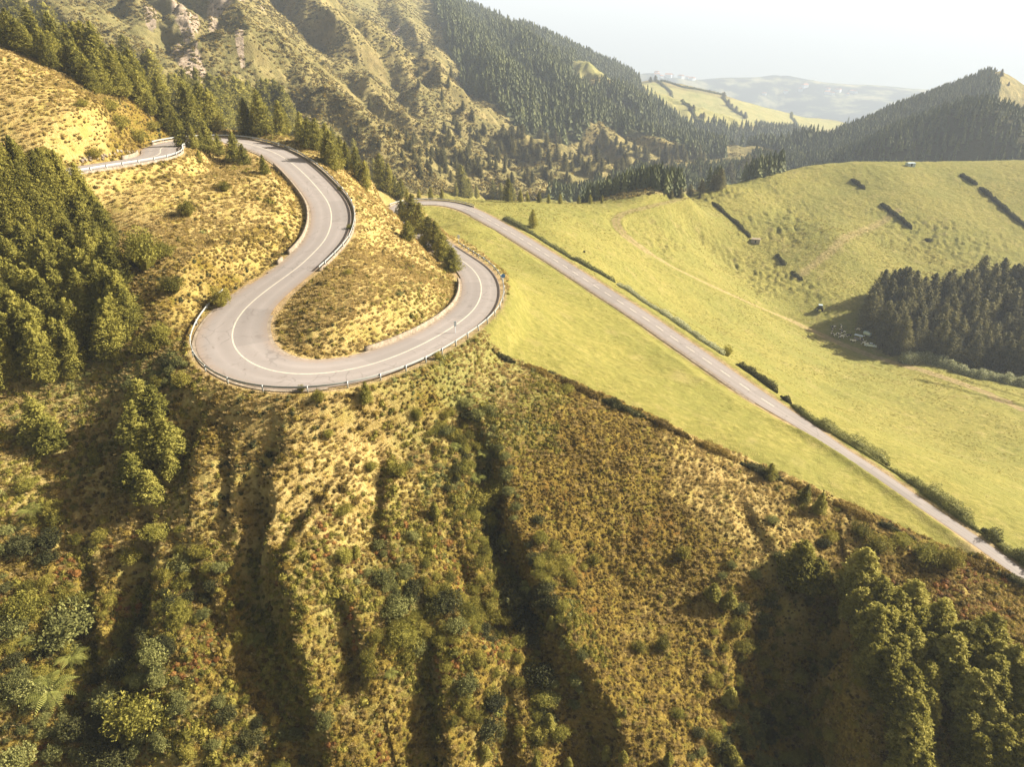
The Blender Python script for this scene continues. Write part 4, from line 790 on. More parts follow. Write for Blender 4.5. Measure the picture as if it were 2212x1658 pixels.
for x, y, w, kd, lb in SHR:
    g = put(x, y + w * .22)
    if not g: continue
    m = px2m(g, w) / 1.25; me = random.choice(CR[kd]); o = bpy.data.objects.new('shrub', me); COL.objects.link(o); g.z -= .12 * m; o.location = g; o.scale = (m, m, m * random.uniform(.75, 1)); o.rotation_euler = (0, 0, random.uniform(0, 6.28)); tagd(o, lb, 'shrub')
# ---- tree ferns
def frond_mesh(seed):
    rng = np.random.default_rng(seed); V, F = [], []; nseg = 16; L = 1.0
    for k in range(nseg + 1):
        t = k / nseg; x = L * t; z = .30 * math.sin(t * 2.2) - .28 * t * t
        w = .20 * math.sin(math.pi * min(1, t * .92 + .06)) + .01
        for s_ in (-1, 1):
            n0 = len(V); V += [(x, 0, z), (x + .028, 0, z), (x + .10, s_ * w, z - .05), (x + .065, s_ * w * 1.02, z - .05)]; F.append((n0, n0 + 1, n0 + 2, n0 + 3) if s_ > 0 else (n0 + 3, n0 + 2, n0 + 1, n0))
        if k < nseg:
            t2 = (k + 1) / nseg; z2 = .30 * math.sin(t2 * 2.2) - .28 * t2 * t2; n0 = len(V); V += [(x, -.008, z + .004), (x, .008, z + .004), (L * t2, .008, z2 + .004), (L * t2, -.008, z2 + .004)]; F.append((n0, n0 + 3, n0 + 2, n0 + 1))
    me = bpy.data.meshes.new('frond'); me.from_pydata(V, [], F); me.materials.append(F_FRN); return me
FRM = [frond_mesh(s_) for s_ in (1, 2)]
for x, y, w, lb in [(118,1515,88,'large tree fern with a star of pale fronds, lower left'),(160,1432,56,'half-shaded tree fern above the large one'),(550,1390,40,'fern deep in the shadow of the big gully'),(985,970,26,'pale fern at the head of the central gully'),(1045,985,24,'fern right of the pale gully-head fern'),(1050,1100,34,'fern low in the central gully cluster'),(1140,1275,34,'fern catching light beside the largest dark gully shrub'),
                    (70,1115,46,'spreading fern near the left edge above the dark shrubs'),(1030,1040,34,'fern in the bright cluster of the central gully'),(845,1460,28,'fern above the red patch, lower centre'),(60,1390,30,'shaded fern left of the half-shaded tree fern'),(1075,1540,20,'small fern by the bottom gully pines')]:
    g = put(x, y + 6)
    if not g: continue
    s = px2m(g, w) * .62; r = empty('tree_fern', g, lb, 'fern'); tk = link('trunk', TRUNKS[0], None, r); tk.scale = (2.4 * s, 2.4 * s, .9 * s)
    nf = 11
    for k in range(nf):
        f = bpy.data.objects.new('frond', FRM[k % 2]); COL.objects.link(f); f.parent = r; f.location = (0, 0, .72 * s); f.scale = (s, s * 1.15, s); f.rotation_euler = (random.uniform(-.2, .2), random.uniform(-.15, .2), k * 6.283 / nf + random.uniform(-.15, .15))

# ---------------------------------------------------------------- hedges
def hedge(name, pts, w, h, mat, label, group=None, rmin=60, dens=60, leaf=.22, cat='hedge', wob=.25):
    P = wpath(pts, rmin, .5)
    if len(P) < 3: return
    P[:, 2] = ground_z(P[:, 0], P[:, 1]); o0 = P[len(P) // 2].copy(); Nn, _ = normals2(P); n_ = len(P); seed = abs(hash(label)) % 999 if False else sum(map(ord, label)) % 999
    rng = np.random.default_rng(seed); ml = 1 + wob * 2 * fbm(np.arange(n_) * .18, np.zeros(n_) + seed, 3, 3)
    e = np.clip(np.minimum(np.arange(n_), n_ - 1 - np.arange(n_)) / 3., .35, 1); ml = ml * e
    L = P - o0; prof = [(-.5, -.3), (-.46, .5), (-.22, .88), (.22, .88), (.46, .5), (.5, -.3)]
    V = np.zeros((n_, 6, 3))
    for k, (a, z_) in enumerate(prof): V[:, k, :2] = L[:, :2] + Nn * (a * w * .66 * ml)[:, None]; V[:, k, 2] = L[:, 2] + z_ * h * .72 * ml
    i, k = np.meshgrid(np.arange(n_ - 1), np.arange(5), indexing='ij'); a = (i * 6 + k).ravel(); core = (V.reshape(-1, 3), np.c_[a, a + 1, a + 7, a + 6].tolist())
    dens = dens * 2.6; N = int(n_ * .5 * dens); t = rng.uniform(0, n_ - 1.001, N); j = t.astype(int); ph = rng.uniform(-.15, math.pi + .15, N); q = ml[j] * rng.uniform(.8, 1.12, N)
    cl = fbm(t * .8, ph * 2, 2, seed + 5) * .2 + 1; q *= cl
    off = np.cos(ph) * w * .5 * q; hh = np.sin(ph) * h * q
    cen = L[j] + (L[np.minimum(j + 1, n_ - 1)] - L[j]) * (t - j)[:, None]; cen[:, :2] += Nn[j] * off[:, None]; cen[:, 2] += np.clip(hh, .0, None)
    out = np.c_[Nn[j] * np.cos(ph)[:, None], np.sin(ph)]; d = out * .4 + rdir(N, rng); d /= np.linalg.norm(d, axis=1)[:, None]
    lv, lf = quads(cen, leaf * rng.uniform(.7, 1.6, N), leaf * .6 * rng.uniform(.7, 1.4, N), d, out + rdir(N, rng) * .7, rng)
    me = build_leaf_mesh(name, [(lv, lf.tolist()), core], mat, np.repeat(rng.uniform(0, 1, N), 4)); o = link(name, me); o.location = o0; return tagd(o, label, cat, group)
hedge('hydrangea_hedge', [(1088,474),(1130,500),(1180,527),(1230,557),(1280,585),(1330,614)], 2.2, 1.3, F_HYD, 'upper half of the whitish-green hydrangea hedge along the straight road', dens=70, leaf=.24)
hedge('hydrangea_hedge', [(1333,616),(1380,648),(1430,680),(1480,715),(1530,748),(1562,772)], 2.0, 1.2, F_HYD, 'lower half of the whitish-green hydrangea hedge along the straight road', dens=80, leaf=.22)
hedge('hedge', [(1590,792),(1620,815),(1650,838),(1678,858)], 2.2, 1.7, F_DRK, 'dark hedge at the road edge just before the road narrows', dens=160, leaf=.2)
for (x0, y0, x1, y1, lb, w_, h_) in [(1685,866,1710,884,'small dark bush clump after the first dark roadside hedge',1.8,1.4),(1715,889,1740,905,'second small bush clump in the roadside line',1.6,1.2),(1760,918,1925,1012,'longest grey-topped hedge segment on the sunken lane',2.9,2.0),(1955,1040,2105,1140,'second grey-topped hedge segment on the sunken lane',2.7,1.9),(2120,1150,2165,1182,'third short hedge segment on the sunken lane',2.4,1.8),(2175,1190,2300,1275,'last hedge segment on the sunken lane at the right edge',2.2,1.6)]:
    hedge('hedge', [(x0 + (x1 - x0) * t_, y0 + (y1 - y0) * t_) for t_ in np.linspace(0, 1, 6)], w_, h_, F_GRY if h_ > 1.5 else F_DRK, lb, dens=150, leaf=.2)
hedge('hedge', [(1700,878),(1760,921),(1850,976),(1925,1020),(1990,1066),(2060,1116),(2120,1156),(2212,1222)], 1.3, .8, F_GRY, 'low ragged growth linking the hedge clumps along the sunken lane', dens=90, leaf=.18, wob=.6)
hedge('hydrangea_hedge', [(1945,786),(1990,778),(2040,792),(2090,812),(2140,822),(2212,838),(2300,850)], 6, 3.2, F_HYD, 'pale flowering hedge along the lower side of the right-hand grove', dens=120, leaf=.42)
FE = [(1064,765),(1120,783),(1200,812),(1300,856),(1400,902),(1500,950),(1600,998),(1700,1042),(1800,1086),(1900,1130),(1990,1172),(2060,1202),(2150,1248),(2230,1296)]
for k in range(len(FE) - 1):
    a, b_ = FE[k], FE[k + 1]
    hedge('hedgerow', [(a[0] + (b_[0] - a[0]) * t_, a[1] + (b_[1] - a[1]) * t_ + 4) for t_ in np.linspace(.0, .97, 6)], 1.5, .85, F_BRN if k % 3 else F_DRK, ['first','second','third','fourth','fifth','sixth','seventh','eighth','ninth','tenth','eleventh','twelfth','thirteenth'][k] + ' stretch, counted from the hairpin, of the brown hedge edging the field', 'hedge stretches edging the green field', dens=130, leaf=.17, wob=.5)
for pts, w_, h_, lb in [([(1538,438),(1560,458),(1590,484),(1612,506),(1622,516)],2.0,1.3,'dark hedge strip on the hill pasture ending at the small hut'),([(1838,389),(1852,399),(1868,411)],2.2,1.4,'short dark hedge high on the hill pasture'),([(1902,441),(1925,459),(1950,480),(1970,496)],2.3,1.5,'dark hedge strip in the middle of the right hill pasture'),
                        ([(2074,378),(2092,392),(2112,402)],2.4,1.6,'upper piece of the hedge line at the top right pasture'),([(2116,408),(2150,436),(2190,470),(2225,496)],2.4,1.6,'long lower piece of the hedge line at the top right pasture'),([(1676,553),(1686,563),(1696,575)],2.0,1.4,'upper short dark hedge near the hummocky pasture'),([(1710,588),(1722,598),(1734,606)],2.0,1.4,'lower short dark hedge near the hummocky pasture')]:
    hedge('hedge', pts, w_, h_, F_DRK, lb, rmin=180, dens=60, leaf=.45)
for pts, lb in [([(1420,178),(1450,200),(1478,228),(1505,252),(1535,270),(1562,282)],'left dark hedge line on the distant hillside fields'),([(1560,212),(1580,238),(1610,258)],'middle dark hedge line on the distant hillside fields'),([(1698,242),(1710,254),(1722,272)],'right dark hedge line on the distant hillside fields'),([(1425,177),(1480,190),(1560,206),(1640,222),(1700,238)],'hedge along the top rim of the distant hillside fields')]:
    hedge('hedge', pts, 5, 4, F_FAR, lb, rmin=1000, dens=8, leaf=2.0)
# ---------------------------------------------------------------- low ground cover nobody could count, laid as instances
def gn_scatter(name, pts, idx, scl, rot, templates, tilt=None):
    tc = bpy.data.collections.new(name + '_kinds')
    for k, me in enumerate(templates): o = bpy.data.objects.new('%s_kind_%d' % (name, k), me); tc.objects.link(o)
    me = bpy.data.meshes.new(name); me.vertices.add(len(pts)); me.vertices.foreach_set('co', np.asarray(pts, np.float32).ravel())
    for nm, ty, ar in (('kidx', 'INT', idx), ('scl', 'FLOAT', scl), ('rot', 'FLOAT', rot)): a = me.attributes.new(nm, ty, 'POINT'); a.data.foreach_set('value', np.asarray(ar, np.int32 if ty == 'INT' else np.float32))
    o = link(name, me, kind='stuff')
    ng = bpy.data.node_groups.new(name, 'GeometryNodeTree'); ng.interface.new_socket('Geometry', in_out='INPUT', socket_type='NodeSocketGeometry'); ng.interface.new_socket('Geometry', in_out='OUTPUT', socket_type='NodeSocketGeometry')
    N = ng.nodes.new; gi = N('NodeGroupInput'); go = N('NodeGroupOutput'); ip = N('GeometryNodeInstanceOnPoints'); ci = N('GeometryNodeCollectionInfo'); ci.inputs[0].default_value = tc; ci.inputs[1].default_value = True; ci.inputs[2].default_value = True
    def attr(nm, ty): a = N('GeometryNodeInputNamedAttribute'); a.data_type = ty; a.inputs[0].default_value = nm; return next(s for s in a.outputs if s.enabled and s.name == 'Attribute')
    cx = N('ShaderNodeCombineXYZ'); m2p = N('GeometryNodeMeshToPoints')
    ng.links.new(gi.outputs[0], ip.inputs['Points']); ng.links.new(ci.outputs[0], ip.inputs['Instance']); ip.inputs['Pick Instance'].default_value = True
    ng.links.new(attr('kidx', 'INT'), ip.inputs['Instance Index']); ng.links.new(attr('rot', 'FLOAT'), cx.inputs[2]); ng.links.new(cx.outputs[0], ip.inputs['Rotation']); ng.links.new(attr('scl', 'FLOAT'), ip.inputs['Scale'])
    ng.links.new(ip.outputs[0], go.inputs[0]); md = o.modifiers.new('cover', 'NODES'); md.node_group = ng; return o
def clump(name, seed, mat, n=70, leaf=.16, Rr=.5, Hh=.5, up_=.4):
    rng = np.random.default_rng(seed); d0 = rdir(n, rng); d0[:, 2] = np.abs(d0[:, 2]); q = rng.uniform(.45, 1, n)[:, None]
    cen = d0 * q * np.array([Rr, Rr, Hh]); d = d0 * .5 + rdir(n, rng) * .7 + np.array([0, 0, up_]); d /= np.linalg.norm(d, axis=1)[:, None]
    V, F = quads(cen, leaf * rng.uniform(.6, 1.6, n), leaf * .5 * rng.uniform(.7, 1.4, n), d, d0 + rdir(n, rng) * .7, rng)
    return build_leaf_mesh(name, [(V, F.tolist()), blobcore([(0, 0, Hh * .15)], [(Rr * .72, Rr * .72, Hh * .55)], rng, 6)], mat, np.repeat(rng.uniform(0, 1, n), 4))
def tussock(name, seed, mat, n=90, L=.42, sp=.35):
    rng = np.random.default_rng(seed); a = rng.uniform(0, 6.28, n); r = rng.uniform(0, .18, n); tl = rng.uniform(.25, 1.15, n)
    d = np.stack([np.cos(a) * tl, np.sin(a) * tl, np.ones(n)], -1); d /= np.linalg.norm(d, axis=1)[:, None]
    l = L * rng.uniform(.6, 1.2, n); cen = np.stack([r * np.cos(a), r * np.sin(a), 0 * r], -1) + d * (l / 2)[:, None]
    V, F = quads(cen, l, l * .075, d, np.stack([-np.sin(a), np.cos(a), .2 * a], -1) + rdir(n, rng) * .4, rng)
    return build_leaf_mesh(name, [(V, F.tolist())], mat, np.repeat(rng.uniform(0, 1, n), 4))
KIND = [clump('k', 1, F_OLV), clump('k', 2, F_BRN), clump('k', 3, F_BRN, leaf=.13, Hh=.35), clump('k', 4, F_LIM, leaf=.2), clump('k', 5, F_RED, leaf=.14), clump('k', 6, F_GRY, leaf=.18), clump('k', 7, F_DRK, leaf=.2, Hh=.7),
        tussock('k', 8, F_STR), tussock('k', 9, F_STR, L=.30, n=100), tussock('k', 10, F_PAS, L=.3, n=40)]
rm_ = roadm.reshape(X.shape); dr = dirtf.reshape(X.shape)
area = (RG * (TH[1] - TH[0])) * (RG * np.gradient(LR)[None, :])
vis = (PXb > -260) & (PXb < 2480) & (PYb < 1820) & (RG < 430) & (RG > 40)
def sample(wt, n):
    p = (wt * area).ravel(); p = p / p.sum(); k = RNG.choice(p.size, n, p=p); i, j = np.divmod(k, NR)
    th = TH[i] + RNG.uniform(-.5, .5, n) * (TH[1] - TH[0]); l = LR[j] + RNG.uniform(-.5, .5, n) * (LR[1] - LR[0]) * .6; r = np.exp(l); x = r * np.sin(th); y = r * np.cos(th); return k, x, y, ground_z(x, y)
cover = vis * (1 - pas) * (1 - np.clip(rm_ * 3, 0, 1)) * (1 - dr) * (RG < 262)
# heath shrubs
k, x, y, z = sample(cover * np.clip(1.0 - straw, .04, 1) ** 1.4 * np.where(RG < 150, 1, .5) , 52000)
st = straw.ravel()[k]; gr = greenp.ravel()[k]; pn = fbm(x / 9, y / 9, 3, 101); pn2 = fbm(x / 4, y / 4, 3, 103); u = RNG.uniform(0, 1, len(x))
pyk = PYb.ravel()[k]; pxk = PXb.ravel()[k]
ki = np.where(u < .42, 0, np.where(u < .75, 1, 2)); face = (pxk > 1090) & (pxk < 1900) & (pyk > 850); ki = np.where(face & (u < .5), 1, ki)
ki = np.where((gr + pn * .8 > .55) & (u < .7), 3, ki); ki = np.where((gr + pn2 * .8 > .75) & (u > .4), 5, ki)
redz = ((pn2 > .34) & (RNG.uniform(0, 1, len(x)) > .45) & (pyk > 1350) & (pxk < 1120) & (pxk > 350)) | ((pn2 > .36) & (pyk > 1080) & ~face); ki = np.where(redz & (u > .45), 4, ki); ki = np.where((~face) & (pn < -.32) & (u < .25), 6, ki)
ki = np.where((~face) & (pyk > 1250) & (u > .9), 3, ki)
sc_ = RNG.uniform(.5, 1.05, len(x)) * np.where(face, .72, 1.0) * (1 + .5 * np.clip(pn, -.3, .6)) * np.where((~face) & (RNG.uniform(0, 1, len(x)) > .96), 1.8, 1)
gn_scatter('heath_scrub', np.stack([x, y, z - .06], -1), ki, sc_, RNG.uniform(0, 6.28, len(x)), KIND)
# thickets in the hollows
hol = blob(110,1330,110,60)+blob(60,1480,90,80)+blob(290,1480,110,90,60)+blob(860,1330,45,120)+blob(1090,1270,60,130,70)+blob(1060,1100,50,80)+blob(1160,1480,50,90)+blob(1020,1520,60,80)+blob(400,1250,50,90)+blob(200,1600,120,50)+blob(1000,950,60,60)+blob(600,1560,110,90)*.5+blob(960,1330,60,60)+blob(100,1150,80,40)+blob(350,830,60,25)*.6+blob(1700,1460,110,170)*.8+blob(1600,1560,90,90)*.5
k, x, y, z = sample(cover * np.clip(hol, 0, 1.2), 1000)
bt_ = [m_ for kk in ('greybush', 'darkbush', 'greenbush', 'bush') for m_ in CR[kk][:2]]; pn = fbm(x / 8, y / 8, 2, 161); u = RNG.uniform(0, 1, len(x)); ki = (np.clip((pn * 1.6 + .5), 0, .99) * 4).astype(int) * 2 + (u > .5)
gn_scatter('hollow_thicket', np.stack([x, y, z - .25], -1), ki, RNG.uniform(.6, 1.9, len(x)) * RNG.uniform(.6, 1, len(x)), RNG.uniform(0, 6.28, len(x)), bt_)
# dry grass
k, x, y, z = sample(cover * (straw + .06) * np.where(RG < 150, 1, .5), 44000)
u = RNG.uniform(0, 1, len(x)); pn = fbm(x / 7, y / 7, 3, 111); ki = np.where(u < .6, 7, 8); ki = np.where((u > .90) & (pn > -.05), 0, ki); ki = np.where((u > .94) & (pn > .1), 3, ki)
gn_scatter('dry_grass', np.stack([x, y, z - .04], -1), ki, RNG.uniform(.6, 1.35, len(x)) * np.where(ki < 7, .8, 1), RNG.uniform(0, 6.28, len(x)), KIND)
# pasture tussocks
k, x, y, z = sample(vis * pas * (1 - dr) * (1 - np.clip(rm_ * 3, 0, 1)) * np.clip(.45 + 1.5 * fbm(X / 12, Y / 5, 3, 121), .02, 1), 26000)
gn_scatter('pasture_grass', np.stack([x, y, z - .05], -1), np.full(len(x), 9), RNG.uniform(.35, .9, len(x)) * (np.hypot(x, y) / 190), RNG.uniform(0, 6.28, len(x)), KIND)
# far woods and far scrub
def low_conifer(seed, mat, Rr=.17):
    rng = np.random.default_rng(seed); V, F = [], []; tiers = 6
    for t in range(tiers):
        z0 = .05 + t * .15; z1 = z0 + .24; r0 = Rr * (1 - t / tiers * .86) * rng.uniform(.85, 1.15); n0 = len(V); ns = 8
        for k in range(ns): a = k * 6.283 / ns + t; q = r0 * (1.15 if k % 2 else .7) * rng.uniform(.85, 1.15); V.append((q * math.cos(a), q * math.sin(a), z0 + rng.uniform(-.02, .03)))
        V.append((rng.uniform(-.01, .01), rng.uniform(-.01, .01), min(1, z1)))
        for k in range(ns): F.append((n0 + k, n0 + (k + 1) % ns, n0 + ns))
    me = bpy.data.meshes.new('k'); me.from_pydata(V, [], F); me.materials.append(mat); return me
LOW = [low_conifer(1, F_FAR), low_conifer(2, F_FAR, .20), low_conifer(3, F_FAR, .19), low_conifer(4, F_FAR, .24)]
def wood(name, mask, n, h0, h1):
    k, x, y, z = sample(mask.astype(float), n); gn_scatter(name, np.stack([x, y, ground_z(x, y) - .3], -1), RNG.integers(0, 4, len(x)), RNG.uniform(h0, h1, len(x)) * (1 + .25 * fbm(x / 60, y / 60, 2, 131)), RNG.uniform(0, 6.28, len(x)), LOW)
wood('far_wood', forest_m, 20000, 12, 21)
wood('far_hill_wood', forest_h, 14000, 7, 13)
wood('valley_wood', forest_v, 2600, 9, 14)
SCM = [clump('k', 201, F_MSC, n=24, leaf=.45, Rr=.6, Hh=.55), clump('k', 202, F_OLV, n=24, leaf=.45, Rr=.6, Hh=.45)]
msk = (RG > 330) & (RG < 1500) & ~forest_m & ~forest_h & ~forest_v & ~fld2 & (pas < .5) & (PXb > -200) & (PXb < 1800)
k, x, y, z = sample(msk * np.clip(.3 + fbm(X / 40, Y / 40, 3, 141), .02, 1) * (600 / RG), 95000)
gn_scatter('mountain_scrub', np.stack([x, y, z - .3], -1), RNG.integers(0, 2, len(x)), RNG.uniform(.8, 2.8, len(x)) * (len(x) > 0), RNG.uniform(0, 6.28, len(x)), SCM)
# single conifers of the valley and lower mountain side
VP = [(800,235,22),(905,190,18),(960,290,26),(970,300,24),(895,310,24),(880,300,20),(920,318,24),(830,288,16),(845,296,20),(760,285,16),(775,290,18),(985,345,26),(1000,350,22),(1015,320,24),(945,345,26),(957,360,34),(1060,330,28),(1075,345,26),(1010,375,26),(1040,385,24),(1085,300,30),(1100,320,30),(1110,340,34),(1135,350,30),(1150,330,34),(1165,345,26),(1185,360,28),(1205,345,34),(1220,370,36),(1250,360,34),
      (1270,380,38),(1290,350,34),(1300,372,30),(1330,380,34),(1350,360,30),(1375,372,28),(1395,350,30),(1410,372,26),(1440,352,26),(1460,345,24),(1480,352,24),(1500,345,22),(1520,352,22),(980,270,20),(1045,290,24),(1128,300,30),(870,345,20),(820,320,18),(905,365,22),(930,385,26),(975,395,26),(1150,395,26),(1190,400,28),(1230,405,26),(1320,405,28),(1360,400,24),(1400,395,22),(1255,330,30),(1310,325,28),(1340,335,28),
      (905,165,18),(925,150,16),(968,190,22),(975,170,24),(955,215,20),(1000,240,22),(1020,262,24),(912,105,12),(700,140,10),(640,160,10),(735,235,14),(795,270,16),(1165,300,28),(1200,310,26)]
for q in range(200): VP.append((random.uniform(860, 1540), 0, random.uniform(11, 26)))
for x, y, h in VP:
    if y == 0: y = 290 + (x - 930) * .07 + random.uniform(-15, 1) ** 1 + random.uniform(0, 100)
    g = put(x, y, 330)
    if g: tree('dusk', g, Hpx(g, h), 'slender dark conifer standing singly on the rough valley side', 'single conifers of the valley', parts=False, wide=1.2, name='valley_conifer')
for x, y in [(1490,240),(1497,241),(1513,255),(1519,256),(1573,230),(1580,235),(1589,243),(1600,250),(1609,257),(1461,262),(1480,267),(1416,176),(1405,178),(1563,213),(1557,270)]:
    g = put(x, y, 900)
    if g: tree('dusk', g, Hpx(g, random.uniform(9, 15)), 'tree in the broken lines on the distant sloping fields', 'trees on the distant fields', name='field_tree', parts=False, wide=1.8)
for x, y, h, lb in [(2163,166,16,'tallest tip tree on the summit of the wooded right hill'),(2150,168,10,'smaller summit tree left of the tallest on the right hill'),(2135,172,9,'low summit tree on the wooded right hill ridge'),(2178,186,9,'isolated tree on the bare ridge right of the summit')]:
    g = put(x, y, 700)
    if g: tree('dusk', g, Hpx(g, h), lb, None, parts=False, wide=1.3)

# ---------------------------------------------------------------- built things
def pm_(name, col, rough=.5, metal=0):
    b = NB(name, rough, .4); b.p.inputs['Metallic'].default_value = metal; b.col(b.mix(b.noise(3, 3), col, tuple(min(1, c_ * 1.2) for c_ in col))); return b.m
M_WHT = pm_('white_paint', (.60,.68,.76)); M_BLK = pm_('black_rubber', (.02,.02,.02), .8); M_GLS = pm_('window_glass', (.03,.04,.05), .1); M_RED = pm_('red_paint', (.40,.10,.04)); M_BLU = pm_('blue_sign_face', (.08,.22,.50)); M_CHR = pm_('tank_steel', (.42,.52,.60), .4, .2); M_ROOF = pm_('clay_roof', (.40,.17,.09), .8); M_GRYS = pm_('grey_stone', (.28,.26,.24), .9)
def merge(parts):
    Vs, Fs, nv = [], [], 0
    for v, f in parts: Vs.append(np.asarray(v, float)); Fs += [tuple(int(q) + nv for q in ff) for ff in f]; nv += len(v)
    return np.concatenate(Vs), Fs
def mk(name, parts, mat, parent=None, sm=False):
    v, f = merge(parts); me = bpy.data.meshes.new(name); me.from_pydata(v.tolist(), [], f); 
    if sm: smooth(me)
    return link(name, me, mat, parent)
def bxx(x0, x1, y0, y1, z0, z1, tx=0, ty=0):
    V = [(x0, y0, z0), (x1, y0, z0), (x1, y1, z0), (x0, y1, z0), (x0 + tx, y0 + ty, z1), (x1 - tx, y0 + ty, z1), (x1 - tx, y1 - ty, z1), (x0 + tx, y1 - ty, z1)]
    return np.array(V), [(3, 2, 1, 0), (4, 5, 6, 7), (0, 1, 5, 4), (1, 2, 6, 5), (2, 3, 7, 6), (3, 0, 4, 7)]
def cyl(c0, c1, r0, r1=None, n=12):
    r1 = r0 if r1 is None else r1; a = Vector(c0); b_ = Vector(c1); d = (b_ - a).normalized(); u = d.orthogonal().normalized(); w = d.cross(u); V = []
    for p, r in ((a, r0), (b_, r1)):
        for k in range(n): t = k * 6.28318 / n; V.append(tuple(p + u * (r * math.cos(t)) + w * (r * math.sin(t))))
    return np.array(V), [(k, (k + 1) % n, n + (k + 1) % n, n + k) for k in range(n)] + [tuple(range(n - 1, -1, -1)), tuple(range(n, 2 * n))]
def loft(secs, n=10):               # secs: (centre, rx(side), rz(up), forward dir)
    V, F = [], []
    for c0, rx, rz, d in secs:
        d = Vector(d).normalized(); s = d.cross(Vector((0, 0, 1))).normalized() if abs(d.z) < .95 else Vector((0, 1, 0)); u = s.cross(d)
        for k in range(n): t = k * 6.28318 / n; V.append(tuple(Vector(c0) + s * (rx * math.cos(t)) + u * (rz * math.sin(t))))
    m = len(secs)
    for j in range(m - 1):
        for k in range(n): F.append((j * n + k, j * n + (k + 1) % n, (j + 1) * n + (k + 1) % n, (j + 1) * n + k))
    F += [tuple(range(n - 1, -1, -1)), tuple(range((m - 1) * n, m * n))]; return np.array(V), F
def wheel(parent, x, y, r, w): 
    s = 1 if y > 0 else -1; o = mk('wheel', [cyl((x, y - w / 2, r), (x, y + w / 2, r), r, n=16)], M_BLK, parent); mk('rim', [cyl((x, y + s * w * .5, r), (x, y + s * (w * .5 + .02), r), r * .55, n=12)], M_WHT, o); return o
# white pickup under the grove
g = put(1880, 750, 150); s_ = .95
pk = empty('pickup_truck', g, 'white pickup truck with open bed parked in shade at the foot of the grove', 'pickup', rz=R(-28)); pk.scale = (s_, s_, s_)
mk('body', [bxx(-2.6, 2.6, -.9, .9, .45, 1.0), bxx(1.1, 2.55, -.85, .85, 1.002, 1.2, .12, .06), bxx(-2.55, -.72, -.88, -.80, 1.002, 1.32), bxx(-2.55, -.72, .80, .88, 1.002, 1.32), bxx(-2.6, -2.5, -.78, .78, 1.002, 1.32)], M_WHT, pk)
mk('cab', [bxx(-.7, 1.09, -.82, .82, 1.003, 1.35, .02, .02), bxx(-.55, .75, -.72, .72, 1.68, 1.74, .05, .05)], M_WHT, pk); mk('window', [bxx(-.68, 1.05, -.80, .80, 1.352, 1.678, .16, .09)], M_GLS, pk)
for x in (-1.6, 1.6):
    for y in (-.85, .85): wheel(pk, x, y, .38, .24)
g = put(1872, 728, 150)
tk = empty('tank_trailer', g, 'pale blue-grey round tank on a trailer behind the white pickup', 'trailer', rz=R(-60)); tk.scale = (1.0,) * 3
mk('tank', [loft([((-1.8, 0, 1.45), .3, .3, (1, 0, 0)), ((-1.6, 0, 1.45), .8, .8, (1, 0, 0)), ((-1.3, 0, 1.45), .95, .95, (1, 0, 0)), ((1.3, 0, 1.45), .95, .95, (1, 0, 0)), ((1.6, 0, 1.45), .8, .8, (1, 0, 0)), ((1.8, 0, 1.45), .3, .3, (1, 0, 0))], 16)], M_CHR, tk, True)
mk('chassis', [bxx(-1.9, 2.8, -.35, .35, .42, .56)], M_BLK, tk); mk('hatch', [cyl((0, 0, 2.38), (0, 0, 2.55), .3)], M_CHR, tk)
for y in (-.9, .9): wheel(tk, -.3, y, .45, .25)
g = put(1853, 735, 150)
ml = empty('milking_trailer', g, 'small roofed white milking trailer among the cows', 'trailer', rz=R(-40)); ml.scale = (1.0,) * 3
mk('frame', [bxx(-1.6, 1.6, -.8, .8, .5, .7)] + [cyl((x, y, .7), (x, y, 2.1), .05, n=6) for x in (-1.5, 1.5) for y in (-.7, .7)], M_GRYS, ml); mk('roof', [bxx(-1.8, 1.8, -1, 1, 2.102, 2.2, .1, .1)], M_WHT, ml)
for y in (-.9, .9): wheel(ml, 0, y, .35, .2)
# tractor
g = put(1770, 672, 150)
tr = empty('tractor', g, 'dark tractor with pale cab roof parked left of the grove shadow', 'tractor', rz=R(75)); tr.scale = (1.15,) * 3
mk('hood', [bxx(.2, 2.1, -.4, .4, .8, 1.45, .08, .05)], M_RED, tr); mk('cab', [bxx(-1.1, .19, -.7, .7, .9, 1.5), ] + [cyl((x, y, 1.5), (x * .95, y * .95, 2.45), .05, n=6) for x in (-1.05, .12) for y in (-.65, .65)], M_BLK, tr)
mk('window', [bxx(-1.0, .1, -.6, .6, 1.502, 2.44, .03, .03)], M_GLS, tr); mk('cab_roof', [bxx(-1.2, .3, -.8, .8, 2.46, 2.62, .08, .08)], M_CHR, tr)
for y in (-.85, .85): wheel(tr, -.6, y, .85, .45); wheel(tr, 1.6, y * .85, .5, .3)
